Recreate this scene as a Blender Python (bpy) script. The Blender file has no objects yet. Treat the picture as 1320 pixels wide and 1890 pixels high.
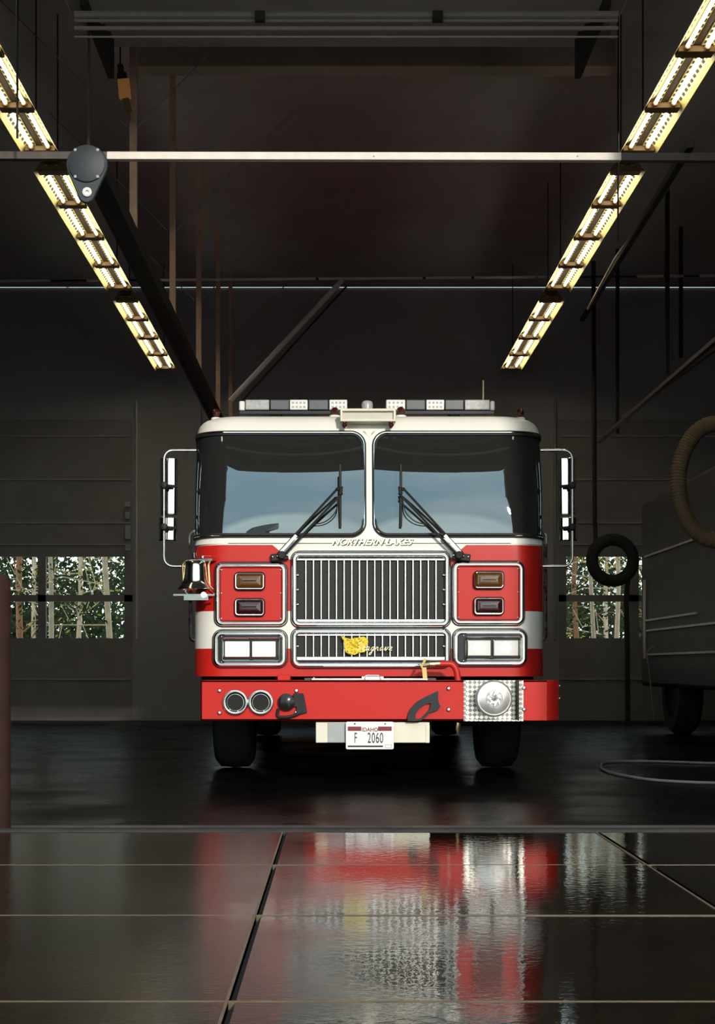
import bpy, math, random
from mathutils import Vector, Matrix
random.seed(7)
PI = math.pi
scn = bpy.context.scene
COL = scn.collection

# ------------------------------------------------------------------ camera geometry (real metres)
F = 2750.0; VX = 622.0; VY = 1230.0; H = 0.8
def X(px, Y): return (px - VX) * Y / F
def Z(py, Y): return H - (py - VY) * Y / F
def P(px, py, Y): return (X(px, Y), Y, Z(py, Y))

# ------------------------------------------------------------------ mesh helper
def root_loc(o):
    v = Vector((0, 0, 0))
    while o is not None:
        v += o.location; o = o.parent
    return v
class MB:
    def __init__(s): s.v = []; s.f = []
    def add(s, vs, fs):
        b = len(s.v); s.v += [tuple(v) for v in vs]; s.f += [tuple(i + b for i in f) for f in fs]; return s
    def box(s, x0, x1, y0, y1, z0, z1):
        vs = [(x, y, z) for z in (z0, z1) for y in (y0, y1) for x in (x0, x1)]
        return s.add(vs, [(0,2,3,1),(4,5,7,6),(0,1,5,4),(2,6,7,3),(0,4,6,2),(1,3,7,5)])
    def bar(s, a, b, w, h, up=(0,0,1)):
        a = Vector(a); b = Vector(b); d = (b - a).normalized(); u = Vector(up)
        if abs(d.dot(u)) > .98: u = Vector((1,0,0))
        r = d.cross(u).normalized() * (w/2); t = r.cross(d).normalized() * (h/2)
        vs = [p + i*r + j*t for p in (a, b) for j in (-1, 1) for i in (-1, 1)]
        return s.add(vs, [(0,1,3,2),(4,6,7,5),(0,4,5,1),(2,3,7,6),(0,2,6,4),(1,5,7,3)])
    def tube(s, pts, r, n=8, closed=False, caps=True, rs=None):
        pts = [Vector(p) for p in pts]; m = len(pts); rings = []; ref = None
        for i, p in enumerate(pts):
            if closed: d = pts[(i+1) % m] - pts[i-1]
            else: d = pts[min(i+1, m-1)] - pts[max(i-1, 0)]
            d = d.normalized() if d.length > 1e-9 else Vector((0,0,1))
            if ref is None:
                ref = Vector((0,0,1)) if abs(d.z) < .9 else Vector((1,0,0))
            a = (ref - d*ref.dot(d)).normalized(); b = d.cross(a); ref = a
            rr = rs[i] if rs else r
            rings.append([p + rr*(math.cos(2*PI*k/n)*a + math.sin(2*PI*k/n)*b) for k in range(n)])
        vs = [q for R in rings for q in R]; fs = []
        for i in range(m if closed else m-1):
            j = (i+1) % m
            for k in range(n):
                fs.append((i*n+k, i*n+(k+1) % n, j*n+(k+1) % n, j*n+k))
        if caps and not closed:
            fs.append(tuple(range(n-1, -1, -1))); fs.append(tuple((m-1)*n+k for k in range(n)))
        return s.add(vs, fs)
    def lathe(s, prof, o, ax='z', n=24, cap0=True, cap1=True):
        o = Vector(o); vs = []; fs = []
        for (r, t) in prof:
            for k in range(n):
                c, q = r*math.cos(2*PI*k/n), r*math.sin(2*PI*k/n)
                if ax == 'z': vs.append(o + Vector((c, q, t)))
                elif ax == 'y': vs.append(o + Vector((c, t, -q)))   # t grows to +Y
                else: vs.append(o + Vector((t, c, q)))
        m = len(prof)
        for i in range(m-1):
            for k in range(n):
                fs.append((i*n+k, i*n+(k+1) % n, (i+1)*n+(k+1) % n, (i+1)*n+k))
        if cap0: fs.append(tuple(range(n-1, -1, -1)))
        if cap1: fs.append(tuple((m-1)*n+k for k in range(n)))
        return s.add(vs, fs)
    def grid(s, fn, nu, nv):
        vs = [fn(i/nu, j/nv) for j in range(nv+1) for i in range(nu+1)]
        fs = [(j*(nu+1)+i, j*(nu+1)+i+1, (j+1)*(nu+1)+i+1, (j+1)*(nu+1)+i) for j in range(nv) for i in range(nu)]
        return s.add(vs, fs)
    def prism(s, ol, mp, d0, d1):            # ol: 2D outline, mp(a,b,h)
        n = len(ol)
        vs = [mp(a, b, d0) for a, b in ol] + [mp(a, b, d1) for a, b in ol]
        fs = [tuple(range(n)), tuple(range(2*n-1, n-1, -1))] + [(i, (i+1) % n, n+(i+1) % n, n+i) for i in range(n)]
        return s.add(vs, fs)
    def frame(s, rr, prof, mp, close=False):  # rr(offset)->outline ; prof [(offset,height)]
        L = [[mp(a, b, h) for a, b in rr(o)] for o, h in prof]
        n = len(L[0]); vs = [p for R in L for p in R]; m = len(L); fs = []
        for i in range(m if close else m-1):
            j = (i+1) % m
            for k in range(n): fs.append((i*n+k, i*n+(k+1) % n, j*n+(k+1) % n, j*n+k))
        return s.add(vs, fs)
    def build(s, name, m, parent=None, bevel=0, smooth=35, weld=False):
        me = bpy.data.meshes.new(name)
        off = root_loc(parent) if parent is not None else Vector((0,0,0))
        me.from_pydata([tuple(Vector(v) - off) for v in s.v], [], s.f)
        if weld or smooth is not None:
            import bmesh
            bm = bmesh.new(); bm.from_mesh(me)
            if weld: bmesh.ops.remove_doubles(bm, verts=bm.verts, dist=1e-5)
            bmesh.ops.recalc_face_normals(bm, faces=bm.faces)
            bm.to_mesh(me); bm.free()
        me.materials.append(m)
        if smooth is not None:
            me.polygons.foreach_set('use_smooth', [True]*len(me.polygons))
            me.set_sharp_from_angle(angle=math.radians(smooth))
        o = bpy.data.objects.new(name, me); COL.objects.link(o)
        if parent is not None: o.parent = parent
        if bevel:
            b = o.modifiers.new('bevel', 'BEVEL'); b.width = bevel; b.segments = 2; b.limit_method = 'ANGLE'; b.angle_limit = math.radians(40)
        return o
def empty(name, loc):
    o = bpy.data.objects.new(name, None); COL.objects.link(o); o.location = loc; o.empty_display_size = .1; return o
def tag(o, label=None, cat=None, group=None, kind=None):
    if label: o['label'] = label
    if cat: o['category'] = cat
    if group: o['group'] = group
    if kind: o['kind'] = kind
    return o
def lab(o, t): o['label'] = t; return o
def copy_tree(o, parent=None):
    c = o.copy(); COL.objects.link(c); c.parent = parent
    for ch in list(o.children): copy_tree(ch, c)
    return c
def rrect(x0, x1, z0, z1, r, n=6):
    """closed outline, offset o grows outwards"""
    def fn(o=0.0):
        a0, a1, b0, b1, q = x0-o, x1+o, z0-o, z1+o, max(r+o, .0005)
        pts = []
        for cx, cz, s in ((a1-q, b0+q, -90), (a1-q, b1-q, 0), (a0+q, b1-q, 90), (a0+q, b0+q, 180)):
            for k in range(n+1):
                t = math.radians(s + 90*k/n); pts.append((cx+q*math.cos(t), cz+q*math.sin(t)))
        return pts
    return fn
def facing(Y0): return lambda a, b, h: (a, Y0 - h, b)      # heights come out towards -Y
def arc_pts(pts, r=.05, n=5):
    """polyline with rounded corners"""
    pts = [Vector(p) for p in pts]; out = [pts[0]]
    for i in range(1, len(pts)-1):
        a, b, c = pts[i-1], pts[i], pts[i+1]
        u = (a-b); v = (c-b); q = min(r, u.length*.49, v.length*.49); u = u.normalized()*q; v = v.normalized()*q
        for k in range(n+1):
            t = k/n; out.append((1-t)**2*(b+u) + 2*t*(1-t)*b + t*t*(b+v))
    out.append(pts[-1]); return out

# ------------------------------------------------------------------ materials
def mat(name, col, rough=.5, metal=0., spec=.5, noise=0., nscale=8., bump=0., bscale=60., emit=None, es=0., coat=0., rvar=0.):
    m = bpy.data.materials.new(name); m.use_nodes = True; nt = m.node_tree; N = nt.nodes; L = nt.links
    b = N['Principled BSDF']; b.inputs['Base Color'].default_value = (*col, 1); b.inputs['Roughness'].default_value = rough
    b.inputs['Metallic'].default_value = metal; b.inputs['Specular IOR Level'].default_value = spec
    b.inputs['Coat Weight'].default_value = coat; b.inputs['Coat Roughness'].default_value = .04
    if emit: b.inputs['Emission Color'].default_value = (*emit, 1); b.inputs['Emission Strength'].default_value = es
    tc = N.new('ShaderNodeTexCoord')
    if noise or rvar:
        t = N.new('ShaderNodeTexNoise'); t.inputs['Scale'].default_value = nscale; t.inputs['Detail'].default_value = 6
        L.new(tc.outputs['Object'], t.inputs['Vector'])
    if noise:
        r = N.new('ShaderNodeMix'); r.data_type = 'RGBA'
        r.inputs['A'].default_value = (*[c*(1-noise) for c in col], 1); r.inputs['B'].default_value = (*[min(1, c*(1+noise)) for c in col], 1)
        L.new(t.outputs['Fac'], r.inputs['Factor']); L.new(r.outputs['Result'], b.inputs['Base Color'])
    if rvar:
        q = N.new('ShaderNodeMapRange'); q.inputs['From Min'].default_value = .35; q.inputs['From Max'].default_value = .65
        q.inputs['To Min'].default_value = max(0, rough-rvar); q.inputs['To Max'].default_value = rough+rvar
        L.new(t.outputs['Fac'], q.inputs['Value']); L.new(q.outputs['Result'], b.inputs['Roughness'])
    if bump:
        t2 = N.new('ShaderNodeTexNoise'); t2.inputs['Scale'].default_value = bscale; L.new(tc.outputs['Object'], t2.inputs['Vector'])
        bp = N.new('ShaderNodeBump'); bp.inputs['Strength'].default_value = bump; bp.inputs['Distance'].default_value = .01
        L.new(t2.outputs['Fac'], bp.inputs['Height']); L.new(bp.outputs['Normal'], b.inputs['Normal'])
    return m
RED = (.60, .02, .014); WHT = (.96, .92, .85)
M = {}
M['red'] = mat('red_paint', RED, .35, spec=.25, noise=.05, nscale=3)
M['white'] = mat('white_paint', WHT, .3, spec=.4, noise=.03, nscale=4)
M['chrome'] = mat('chrome', (.86, .85, .83), .07, 1., rvar=.04, nscale=14)
M['sirenm'] = mat('polished_aluminium', (.97, .95, .92), .3, .8, noise=.1, nscale=30)
M['bellm'] = mat('bell_metal', (.98, .95, .9), .15, 1.)
M['floodlens'] = mat('beige_lens', (.55, .51, .43), .3, noise=.15, nscale=20)
M['satin'] = mat('brushed_steel', (.72, .71, .68), .28, 1., rvar=.08, nscale=20)
M['black'] = mat('black_rubber', (.022, .022, .022), .55, spec=.25, noise=.2)
M['blackgloss'] = mat('black_gloss', (.015, .015, .017), .15, spec=.4, noise=.2)
M['under'] = mat('undercarriage', (.12, .12, .12), .8, spec=.1, noise=.3)
M['dark'] = mat('dark_painted_wall', (.46, .465, .48), .85, spec=.08, noise=.08, nscale=2)
M['ceil'] = mat('dark_ceiling', (.56, .585, .61), .85, spec=.05, noise=.2, nscale=1.5)
M['doorp'] = mat('dark_door_panel', (.36, .35, .345), .6, spec=.1, noise=.2, nscale=3)
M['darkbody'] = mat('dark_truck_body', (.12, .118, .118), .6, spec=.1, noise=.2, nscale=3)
M['ridge'] = mat('lit_ridge_pale_trim', (.8, .75, .7), .5, noise=.5, nscale=5)  # pale tone paints the light door ridges catch, no wear; also truck trim
M['rail'] = mat('dark_steel_rail', (.05, .045, .042), .8, spec=.1, noise=.4, nscale=6)
M['post'] = mat('brown_steel_post', (.6, .40, .29), .55, noise=.4, nscale=9)
M['post2'] = mat('brown_beam', (.4, .33, .28), .7, noise=.15, nscale=3)
M['rod'] = mat('thin_steel_rod', (.35, .33, .31), .5, noise=.3)
M['bar'] = mat('galvanised_bar', (.85, .78, .7), .6, noise=.15, nscale=15)
M['brownshade'] = mat('brown_rail_bar_shade', (.09, .07, .062), .6, noise=.3, nscale=15)  # brown rail colour, also painting the jamb's shade onto the crossbar ends
M['conduit'] = mat('white_conduit', (.92, .9, .87), .5, noise=.3, nscale=4)
M['tan'] = mat('fixture_tan', (.26, .16, .075), .5, noise=.3, nscale=10)
M['brownch'] = mat('fixture_channel', (.09, .055, .028), .5, noise=.35, nscale=5)
M['reflector'] = mat('fixture_reflector', (.72, .62, .26), .5, noise=.08, nscale=6)
M['slot'] = mat('slot_dark', (.01, .01, .01), .8)
M['tube'] = mat('fluorescent_tube', (.9, .9, .85), .4, emit=(1, .93, .74), es=12)
M['amber'] = mat('amber_lens', (.12, .045, .008), .12, spec=.6, coat=.6, noise=.5, nscale=40)
M['redlens'] = mat('red_lens', (.035, .006, .008), .12, spec=.6, coat=.6, noise=.4, nscale=40)
M['darkred'] = mat('dark_red_dome', (.05, .01, .01), .2, spec=.5, coat=.4)
M['lens'] = mat('clear_lamp_lens', (.93, .92, .88), .25, emit=(1, .98, .92), es=.35, spec=.6, coat=.5, noise=.06, nscale=60)
M['led'] = mat('white_led_module', (.82, .82, .8), .35, noise=.1, nscale=90)
M['greylens'] = mat('grey_lens', (.1, .105, .115), .2, spec=.5, noise=.3, nscale=80)
M['clear'] = mat('clear_module', (.42, .42, .42), .2, spec=.6, noise=.5, nscale=60)
M['cream'] = mat('cream_paint', (.82, .78, .64), .5, noise=.06, nscale=20)
M['grey'] = mat('grey_metal', (.4, .42, .42), .5, noise=.2, nscale=20)
M['brass'] = mat('brass', (.75, .6, .33), .3, 1., noise=.2)
M['yellow'] = mat('yellow_badge', (.95, .66, .04), .6, noise=.25, nscale=60, bump=.5, bscale=90)
M['strap'] = mat('yellow_strap', (.85, .6, .2), .7, noise=.2, nscale=40)
M['gold'] = mat('gold_letter', (.85, .76, .52), .35, .6, noise=.1)
M['letterblack'] = mat('letter_black', (.015, .013, .01), .5)
M['platewhite'] = mat('plate_white', (.88, .86, .86), .5, noise=.03)
M['platered'] = mat('plate_dark_red', (.2, .01, .015), .5)
M['housing'] = mat('charcoal_housing', (.035, .042, .052), .5, spec=.4, noise=.3, nscale=12)
M['orange'] = mat('orange_lens', (.55, .24, .08), .5, emit=(.8, .35, .1), es=.12, noise=.3, nscale=20)
M['hosebrown'] = mat('brown_hose', (.16, .1, .055), .8, noise=.3, nscale=20)
M['redhose'] = mat('red_hose', (.55, .02, .015), .45, noise=.2, nscale=20)
M['seat'] = mat('seat_vinyl', (.06, .065, .07), .6, noise=.2)
M['bollard'] = mat('red_bollard_paint', (.03, .014, .012), .8, spec=.08, noise=.4, nscale=8)
M['paper'] = mat('pale_notice', (.5, .53, .56), .6, noise=.4, nscale=30)
M['tyre'] = mat('tyre_rubber', (.05, .05, .05), .8, spec=.15, noise=.3)
M['bark'] = mat('pale_bark', (.7, .52, .35), .9, noise=.5, nscale=7, bump=.6, bscale=30)
M['bark2'] = mat('rusty_bark', (.36, .17, .08), .9, noise=.5, nscale=7, bump=.6, bscale=30)
M['leaf'] = mat('dark_foliage', (.04, .055, .022), .8, spec=.1, noise=.5, nscale=3)
M['leaf2'] = mat('yellow_green_foliage', (.45, .40, .09), .8, spec=.1, noise=.5, nscale=3)
M['snow'] = mat('snow', (.82, .84, .86), .8, noise=.05, nscale=2)
M['ground'] = mat('snowy_ground', (.5, .52, .5), .9, noise=.4, nscale=.5)
M['facade'] = mat('brick_facade', (.1, .09, .085), .85, noise=.3, nscale=5)
M['housewall'] = mat('pale_siding', (.62, .66, .6), .8, noise=.1, nscale=2)
M['roofing'] = mat('grey_roofing', (.12, .12, .13), .8, noise=.3)

def cab_paint():
    m = bpy.data.materials.new('two_tone_cab_paint'); m.use_nodes = True; nt = m.node_tree; N = nt.nodes; L = nt.links
    b = N['Principled BSDF']; b.inputs['Roughness'].default_value = .32; b.inputs['Specular IOR Level'].default_value = .3
    tc = N.new('ShaderNodeTexCoord'); sp = N.new('ShaderNodeSeparateXYZ'); L.new(tc.outputs['Object'], sp.inputs[0])
    def mth(op, a, c=None):
        n = N.new('ShaderNodeMath'); n.operation = op
        for i, q in enumerate((a, c)):
            if q is None: continue
            if isinstance(q, (int, float)): n.inputs[i].default_value = q
            else: L.new(q, n.inputs[i])
        return n.outputs[0]
    z = sp.outputs['Z']; ax = mth('ABSOLUTE', sp.outputs['X'])
    stripe = mth('MULTIPLY', mth('GREATER_THAN', z, .925), mth('LESS_THAN', z, 1.188))
    mr = N.new('ShaderNodeMapRange'); L.new(ax, mr.inputs['Value'])
    mr.inputs['From Min'].default_value = .56; mr.inputs['From Max'].default_value = .68
    mr.inputs['To Min'].default_value = 1.55; mr.inputs['To Max'].default_value = 1.652
    top = mth('GREATER_THAN', z, mr.outputs['Result'])
    w = mth('MAXIMUM', stripe, top)
    mx = N.new('ShaderNodeMix'); mx.data_type = 'RGBA'; L.new(w, mx.inputs['Factor'])
    mx.inputs['A'].default_value = (*RED, 1); mx.inputs['B'].default_value = (*WHT, 1)
    L.new(mx.outputs['Result'], b.inputs['Base Color']); return m
M['cab'] = cab_paint()

def glass_mat(name, refl, tint, rcol=(.75, .92, 1), haze_lift=0):
    m = bpy.data.materials.new(name); m.use_nodes = True; nt = m.node_tree; N = nt.nodes; L = nt.links
    N.remove(N['Principled BSDF']); out = N['Material Output']
    g = N.new('ShaderNodeBsdfGlossy'); g.inputs['Roughness'].default_value = .01; g.inputs['Color'].default_value = (*rcol, 1)
    t = N.new('ShaderNodeBsdfTransparent'); t.inputs['Color'].default_value = (*tint, 1)
    fr = N.new('ShaderNodeFresnel'); fr.inputs['IOR'].default_value = 1.5
    ad = N.new('ShaderNodeMath'); ad.operation = 'ADD'; ad.use_clamp = True; ad.inputs[1].default_value = refl
    L.new(fr.outputs[0], ad.inputs[0])
    mx = N.new('ShaderNodeMixShader'); L.new(ad.outputs[0], mx.inputs[0]); L.new(t.outputs[0], mx.inputs[1]); L.new(g.outputs[0], mx.inputs[2])
    if haze_lift:  # diffuse share painting a hazy lift over dark glass, not a dirt film
        df = N.new('ShaderNodeBsdfDiffuse'); df.inputs['Color'].default_value = (.8, .8, .78, 1); m2 = N.new('ShaderNodeMixShader'); m2.inputs[0].default_value = haze_lift
        L.new(mx.outputs[0], m2.inputs[1]); L.new(df.outputs[0], m2.inputs[2]); L.new(m2.outputs[0], out.inputs[0])
    else: L.new(mx.outputs[0], out.inputs[0])
    return m
M['windshield'] = glass_mat('tinted_windshield_glass', .15, (.1, .13, .13), haze_lift=.025)
M['pane'] = glass_mat('window_glass', .02, (.92, .94, .94), (1, 1, 1))

def concrete():
    """wet concrete: brownish, with drier rough patches and glassy wet film"""
    m = bpy.data.materials.new('wet_concrete'); m.use_nodes = True; nt = m.node_tree; N = nt.nodes; L = nt.links
    b = N['Principled BSDF']
    tc = N.new('ShaderNodeTexCoord')
    mp = N.new('ShaderNodeMapping'); mp.inputs['Scale'].default_value = (.9, 1.6, 1); L.new(tc.outputs['Object'], mp.inputs['Vector'])
    n1 = N.new('ShaderNodeTexNoise'); n1.inputs['Scale'].default_value = 1.1; n1.inputs['Detail'].default_value = 5; L.new(mp.outputs[0], n1.inputs['Vector'])
    n2 = N.new('ShaderNodeTexNoise'); n2.inputs['Scale'].default_value = 45; n2.inputs['Detail'].default_value = 8; L.new(mp.outputs[0], n2.inputs['Vector'])
    cr = N.new('ShaderNodeValToRGB'); L.new(n1.outputs['Fac'], cr.inputs[0])
    cr.color_ramp.elements[0].position = .3; cr.color_ramp.elements[0].color = (.012, .009, .006, 1)
    cr.color_ramp.elements[1].position = .75; cr.color_ramp.elements[1].color = (.030, .021, .013, 1)
    mx = N.new('ShaderNodeMix'); mx.data_type = 'RGBA'; mx.blend_type = 'MULTIPLY'; mx.inputs['Factor'].default_value = .5
    L.new(cr.outputs[0], mx.inputs['A']); L.new(n2.outputs['Color'], mx.inputs['B']); L.new(mx.outputs['Result'], b.inputs['Base Color'])
    # wetness: the film lies deepest around x = 0.75 m
    sp = N.new('ShaderNodeSeparateXYZ'); L.new(tc.outputs['Object'], sp.inputs[0])
    ds = N.new('ShaderNodeMath'); ds.operation = 'SUBTRACT'; L.new(sp.outputs['X'], ds.inputs[0]); ds.inputs[1].default_value = .72
    ab = N.new('ShaderNodeMath'); ab.operation = 'ABSOLUTE'; L.new(ds.outputs[0], ab.inputs[0])
    ad = N.new('ShaderNodeMath'); ad.operation = 'MULTIPLY_ADD'; L.new(n1.outputs['Fac'], ad.inputs[0]); ad.inputs[1].default_value = .8; L.new(ab.outputs[0], ad.inputs[2])
    rr = N.new('ShaderNodeMapRange'); rr.interpolation_type = 'SMOOTHSTEP'; L.new(ad.outputs[0], rr.inputs['Value'])
    rr.inputs['From Min'].default_value = .95; rr.inputs['From Max'].default_value = 1.5
    rr.inputs['To Min'].default_value = .035; rr.inputs['To Max'].default_value = .2
    L.new(rr.outputs['Result'], b.inputs['Roughness'])
    b.inputs['Specular IOR Level'].default_value = .5; b.inputs['Specular Tint'].default_value = (1, .88, .72, 1)
    b.inputs['IOR'].default_value = 1.5
    dry = N.new('ShaderNodeMapRange'); L.new(rr.outputs['Result'], dry.inputs['Value']); dry.inputs['From Min'].default_value = .035; dry.inputs['From Max'].default_value = .2; dry.inputs['To Min'].default_value = .55; dry.inputs['To Max'].default_value = .8
    sc_ = N.new('ShaderNodeVectorMath'); sc_.operation = 'SCALE'; L.new(mx.outputs['Result'], sc_.inputs[0]); L.new(dry.outputs['Result'], sc_.inputs['Scale']); L.new(sc_.outputs[0], b.inputs['Base Color'])
    # film ripples
    n3 = N.new('ShaderNodeTexNoise'); n3.inputs['Scale'].default_value = 26; n3.inputs['Detail'].default_value = 3; L.new(tc.outputs['Object'], n3.inputs['Vector'])
    bp = N.new('ShaderNodeBump'); bp.inputs['Strength'].default_value = .05; bp.inputs['Distance'].default_value = .01; L.new(n3.outputs['Fac'], bp.inputs['Height'])
    bp2 = N.new('ShaderNodeBump'); bp2.inputs['Distance'].default_value = .004; L.new(n2.outputs['Fac'], bp2.inputs['Height']); L.new(bp.outputs['Normal'], bp2.inputs['Normal'])
    L.new(rr.outputs['Result'], bp2.inputs['Strength'])
    L.new(bp2.outputs['Normal'], b.inputs['Normal']); return m
M['wet'] = concrete()
M['joint'] = mat('joint_filler', (.006, .005, .004), .7, noise=.3)
M['lip'] = mat('worn_joint_lip', (.10, .072, .045), .45, noise=.5, nscale=12)
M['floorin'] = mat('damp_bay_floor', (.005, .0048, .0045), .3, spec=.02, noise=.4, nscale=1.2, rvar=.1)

# diamond plate
def diamond():
    m = mat('diamond_plate', (.62, .6, .56), .28, .9); nt = m.node_tree; N = nt.nodes; L = nt.links; b = N['Principled BSDF']
    tc = N.new('ShaderNodeTexCoord'); mp = N.new('ShaderNodeMapping'); mp.inputs['Rotation'].default_value = (0, PI/4, 0); mp.inputs['Scale'].default_value = (45, 45, 45)
    L.new(tc.outputs['Object'], mp.inputs[0]); ck = N.new('ShaderNodeTexChecker'); ck.inputs['Scale'].default_value = 1; L.new(mp.outputs[0], ck.inputs['Vector'])
    cm = N.new('ShaderNodeMix'); cm.data_type = 'RGBA'; L.new(ck.outputs['Fac'], cm.inputs['Factor']); cm.inputs['A'].default_value = (.75, .73, .68, 1); cm.inputs['B'].default_value = (.2, .19, .17, 1); L.new(cm.outputs['Result'], b.inputs['Base Color'])  # relief shading put into the colour: alternate diamonds darker
    bp = N.new('ShaderNodeBump'); bp.inputs['Strength'].default_value = .8; bp.inputs['Distance'].default_value = .006; L.new(ck.outputs['Fac'], bp.inputs['Height']); L.new(bp.outputs['Normal'], b.inputs['Normal'])
    return m
M['diamond'] = diamond()

# ================================================================== FIRE ENGINE
CX = .228
truck = empty('fire_engine', (CX, 10.45, 0))
tag(truck, 'red and white fire engine facing the camera in the middle of the bay', 'fire engine')
T = truck
CW = 1.245
def f_front(z):
    if z < 1.70: return 10.45
    return 10.45 + (z - 1.70)*.194
def S(u, z, h=0.0, inset=0.0):
    """point on the cab skin: u metres along the perimeter from the middle, h outwards"""
    r = .25 if z > 1.66 else .22
    w = CW - inset; r = max(r - inset*.3, .08); fy = f_front(z) + inset
    s = 1 if u >= 0 else -1; a = abs(u); fl = w - r; arc = r*PI/2
    if a <= fl: return (CX + s*a, fy - h, z)
    if a <= fl + arc:
        t = (a - fl)/r; return (CX + s*(fl + (r+h)*math.sin(t)), fy + r - (r+h)*math.cos(t), z)
    return (CX + s*(w + h), fy + r + (a - fl - arc), z)
UB = 3.7   # perimeter to the back of the cab
us = [-UB, -2.6, -1.7] + [-1.55 + .031*k for k in range(101)] + [1.7, 2.6, UB]
# lower skin
b = MB(); zs = [.73, .85, 1.0, 1.2, 1.4, 1.6, 1.665]
b.add([S(u, z) for z in zs for u in us], [(j*len(us)+i, j*len(us)+i+1, (j+1)*len(us)+i+1, (j+1)*len(us)+i) for j in range(len(zs)-1) for i in range(len(us)-1)])
b.add([S(u, .73) for u in us], [tuple(range(len(us)))])
# belt between lower skin and windows, with window openings
U0, U1, Z0, Z1 = .04, 1.52, 1.722, 2.458
UE = 1.62
def ring_fill(b, sgn):
    rr = rrect(U0, U1, Z0, Z1, .09, 10)
    hole = []
    base = rr(0)
    for i, p in enumerate(base):                       # densify straight runs
        q = base[(i+1) % len(base)]; d = math.hypot(q[0]-p[0], q[1]-p[1]); n = max(1, int(d/.03))
        for k in range(n): hole.append((p[0]+(q[0]-p[0])*k/n, p[1]+(q[1]-p[1])*k/n))
    X0, X1, A0, A1 = 0, UE, 1.66, 2.475
    out = []
    for (a, c) in hole:
        dl = [(a-U0, 0), (U1-a, 1), (c-Z0, 2), (Z1-c, 3)]; k = min(dl)[1]
        fa = (a-U0)/(U1-U0); fc = (c-Z0)/(Z1-Z0)
        if k == 0: q = (X0, A0 + fc*(A1-A0))
        elif k == 1: q = (X1, A0 + fc*(A1-A0))
        elif k == 2: q = (X0 + fa*(X1-X0), A0)
        else: q = (X0 + fa*(X1-X0), A1)
        out.append(q)
    n = len(hole)
    L = []
    for t in (0, .5, 1):
        for h_, q in zip(hole, out): L.append(S(sgn*(h_[0]*(1-t)+q[0]*t), h_[1]*(1-t)+q[1]*t))
    b.add(L, [(j*n+k, j*n+(k+1) % n, (j+1)*n+(k+1) % n, (j+1)*n+k) for j in range(2) for k in range(n)])
    for cu, cz in ((X0, A0), (X0, A1), (X1, A0), (X1, A1)):   # close the tiny corner gaps
        e = .05*(1 if cu == 0 else -1); g = .05*(1 if cz == A0 else -1)
        b.add([S(sgn*cu, cz), S(sgn*(cu+e), cz), S(sgn*cu, cz+g)], [(0, 1, 2)])
    return hole
for s_ in (-1, 1): hole = ring_fill(b, s_)
# sides behind the windshield, roof
for s_ in (-1, 1):
    b.add([S(s_*u, z) for z in (1.66, 2.475) for u in (UE, UB)], [(0, 1, 3, 2)])
lv = [(2.47, 0), (2.50, .003), (2.53, .012), (2.558, .03), (2.58, .055), (2.598, .095), (2.607, .15)]
nu = len(us)
b.add([S(u, z, 0, i) for z, i in lv for u in us], [(j*nu+i, j*nu+i+1, (j+1)*nu+i+1, (j+1)*nu+i) for j in range(len(lv)-1) for i in range(nu-1)])
b.add([S(u, 2.607, 0, .15) for u in us], [tuple(range(nu))])
bk = S(UB, 2)[1]
b.box(CX-CW, CX+CW, bk-.02, bk, .73, 2.6)
cab = b.build('cab_body', M['cab'], T, smooth=40)
# dark cab inside
b = MB(); b.box(CX-CW+.06, CX+CW-.06, 11.9, 11.95, .9, 2.45); b.box(CX-1.15, CX+1.15, 10.62, 11.9, 1.0, 1.03)
b.build('cab_interior', M['seat'], T, smooth=None)
b = MB(); b.box(CX-1.1, CX+1.1, 10.56, 10.86, 1.45, 1.70); b.box(CX-.25, CX+.25, 10.7, 11.3, 1.1, 1.62)
b.build('dashboard', M['seat'], T, bevel=.03)
for sx in (-.68, .68):
    b = MB(); b.box(CX+sx-.26, CX+sx+.26, 11.25, 11.7, 1.2, 1.34); b.box(CX+sx-.24, CX+sx+.24, 11.66, 11.8, 1.3, 1.98); b.box(CX+sx-.14, CX+sx+.14, 11.68, 11.78, 2.0, 2.17)
    b.build('seat', M['seat'], T, bevel=.03)
b = MB(); cc = Vector((CX+.68, 11.05, 1.72)); ax1 = Vector((1,0,0)); ax2 = Vector((0,.45,.89))
b.tube([cc + .2*(math.cos(2*PI*k/28)*ax1 + math.sin(2*PI*k/28)*ax2) for k in range(28)], .014, 8, closed=True)
b.tube([cc - .2*ax1, cc + .2*ax1], .012); b.tube([cc, cc + Vector((0, -.2, -.35))], .03)
b.build('steering_wheel', M['black'], T)

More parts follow.
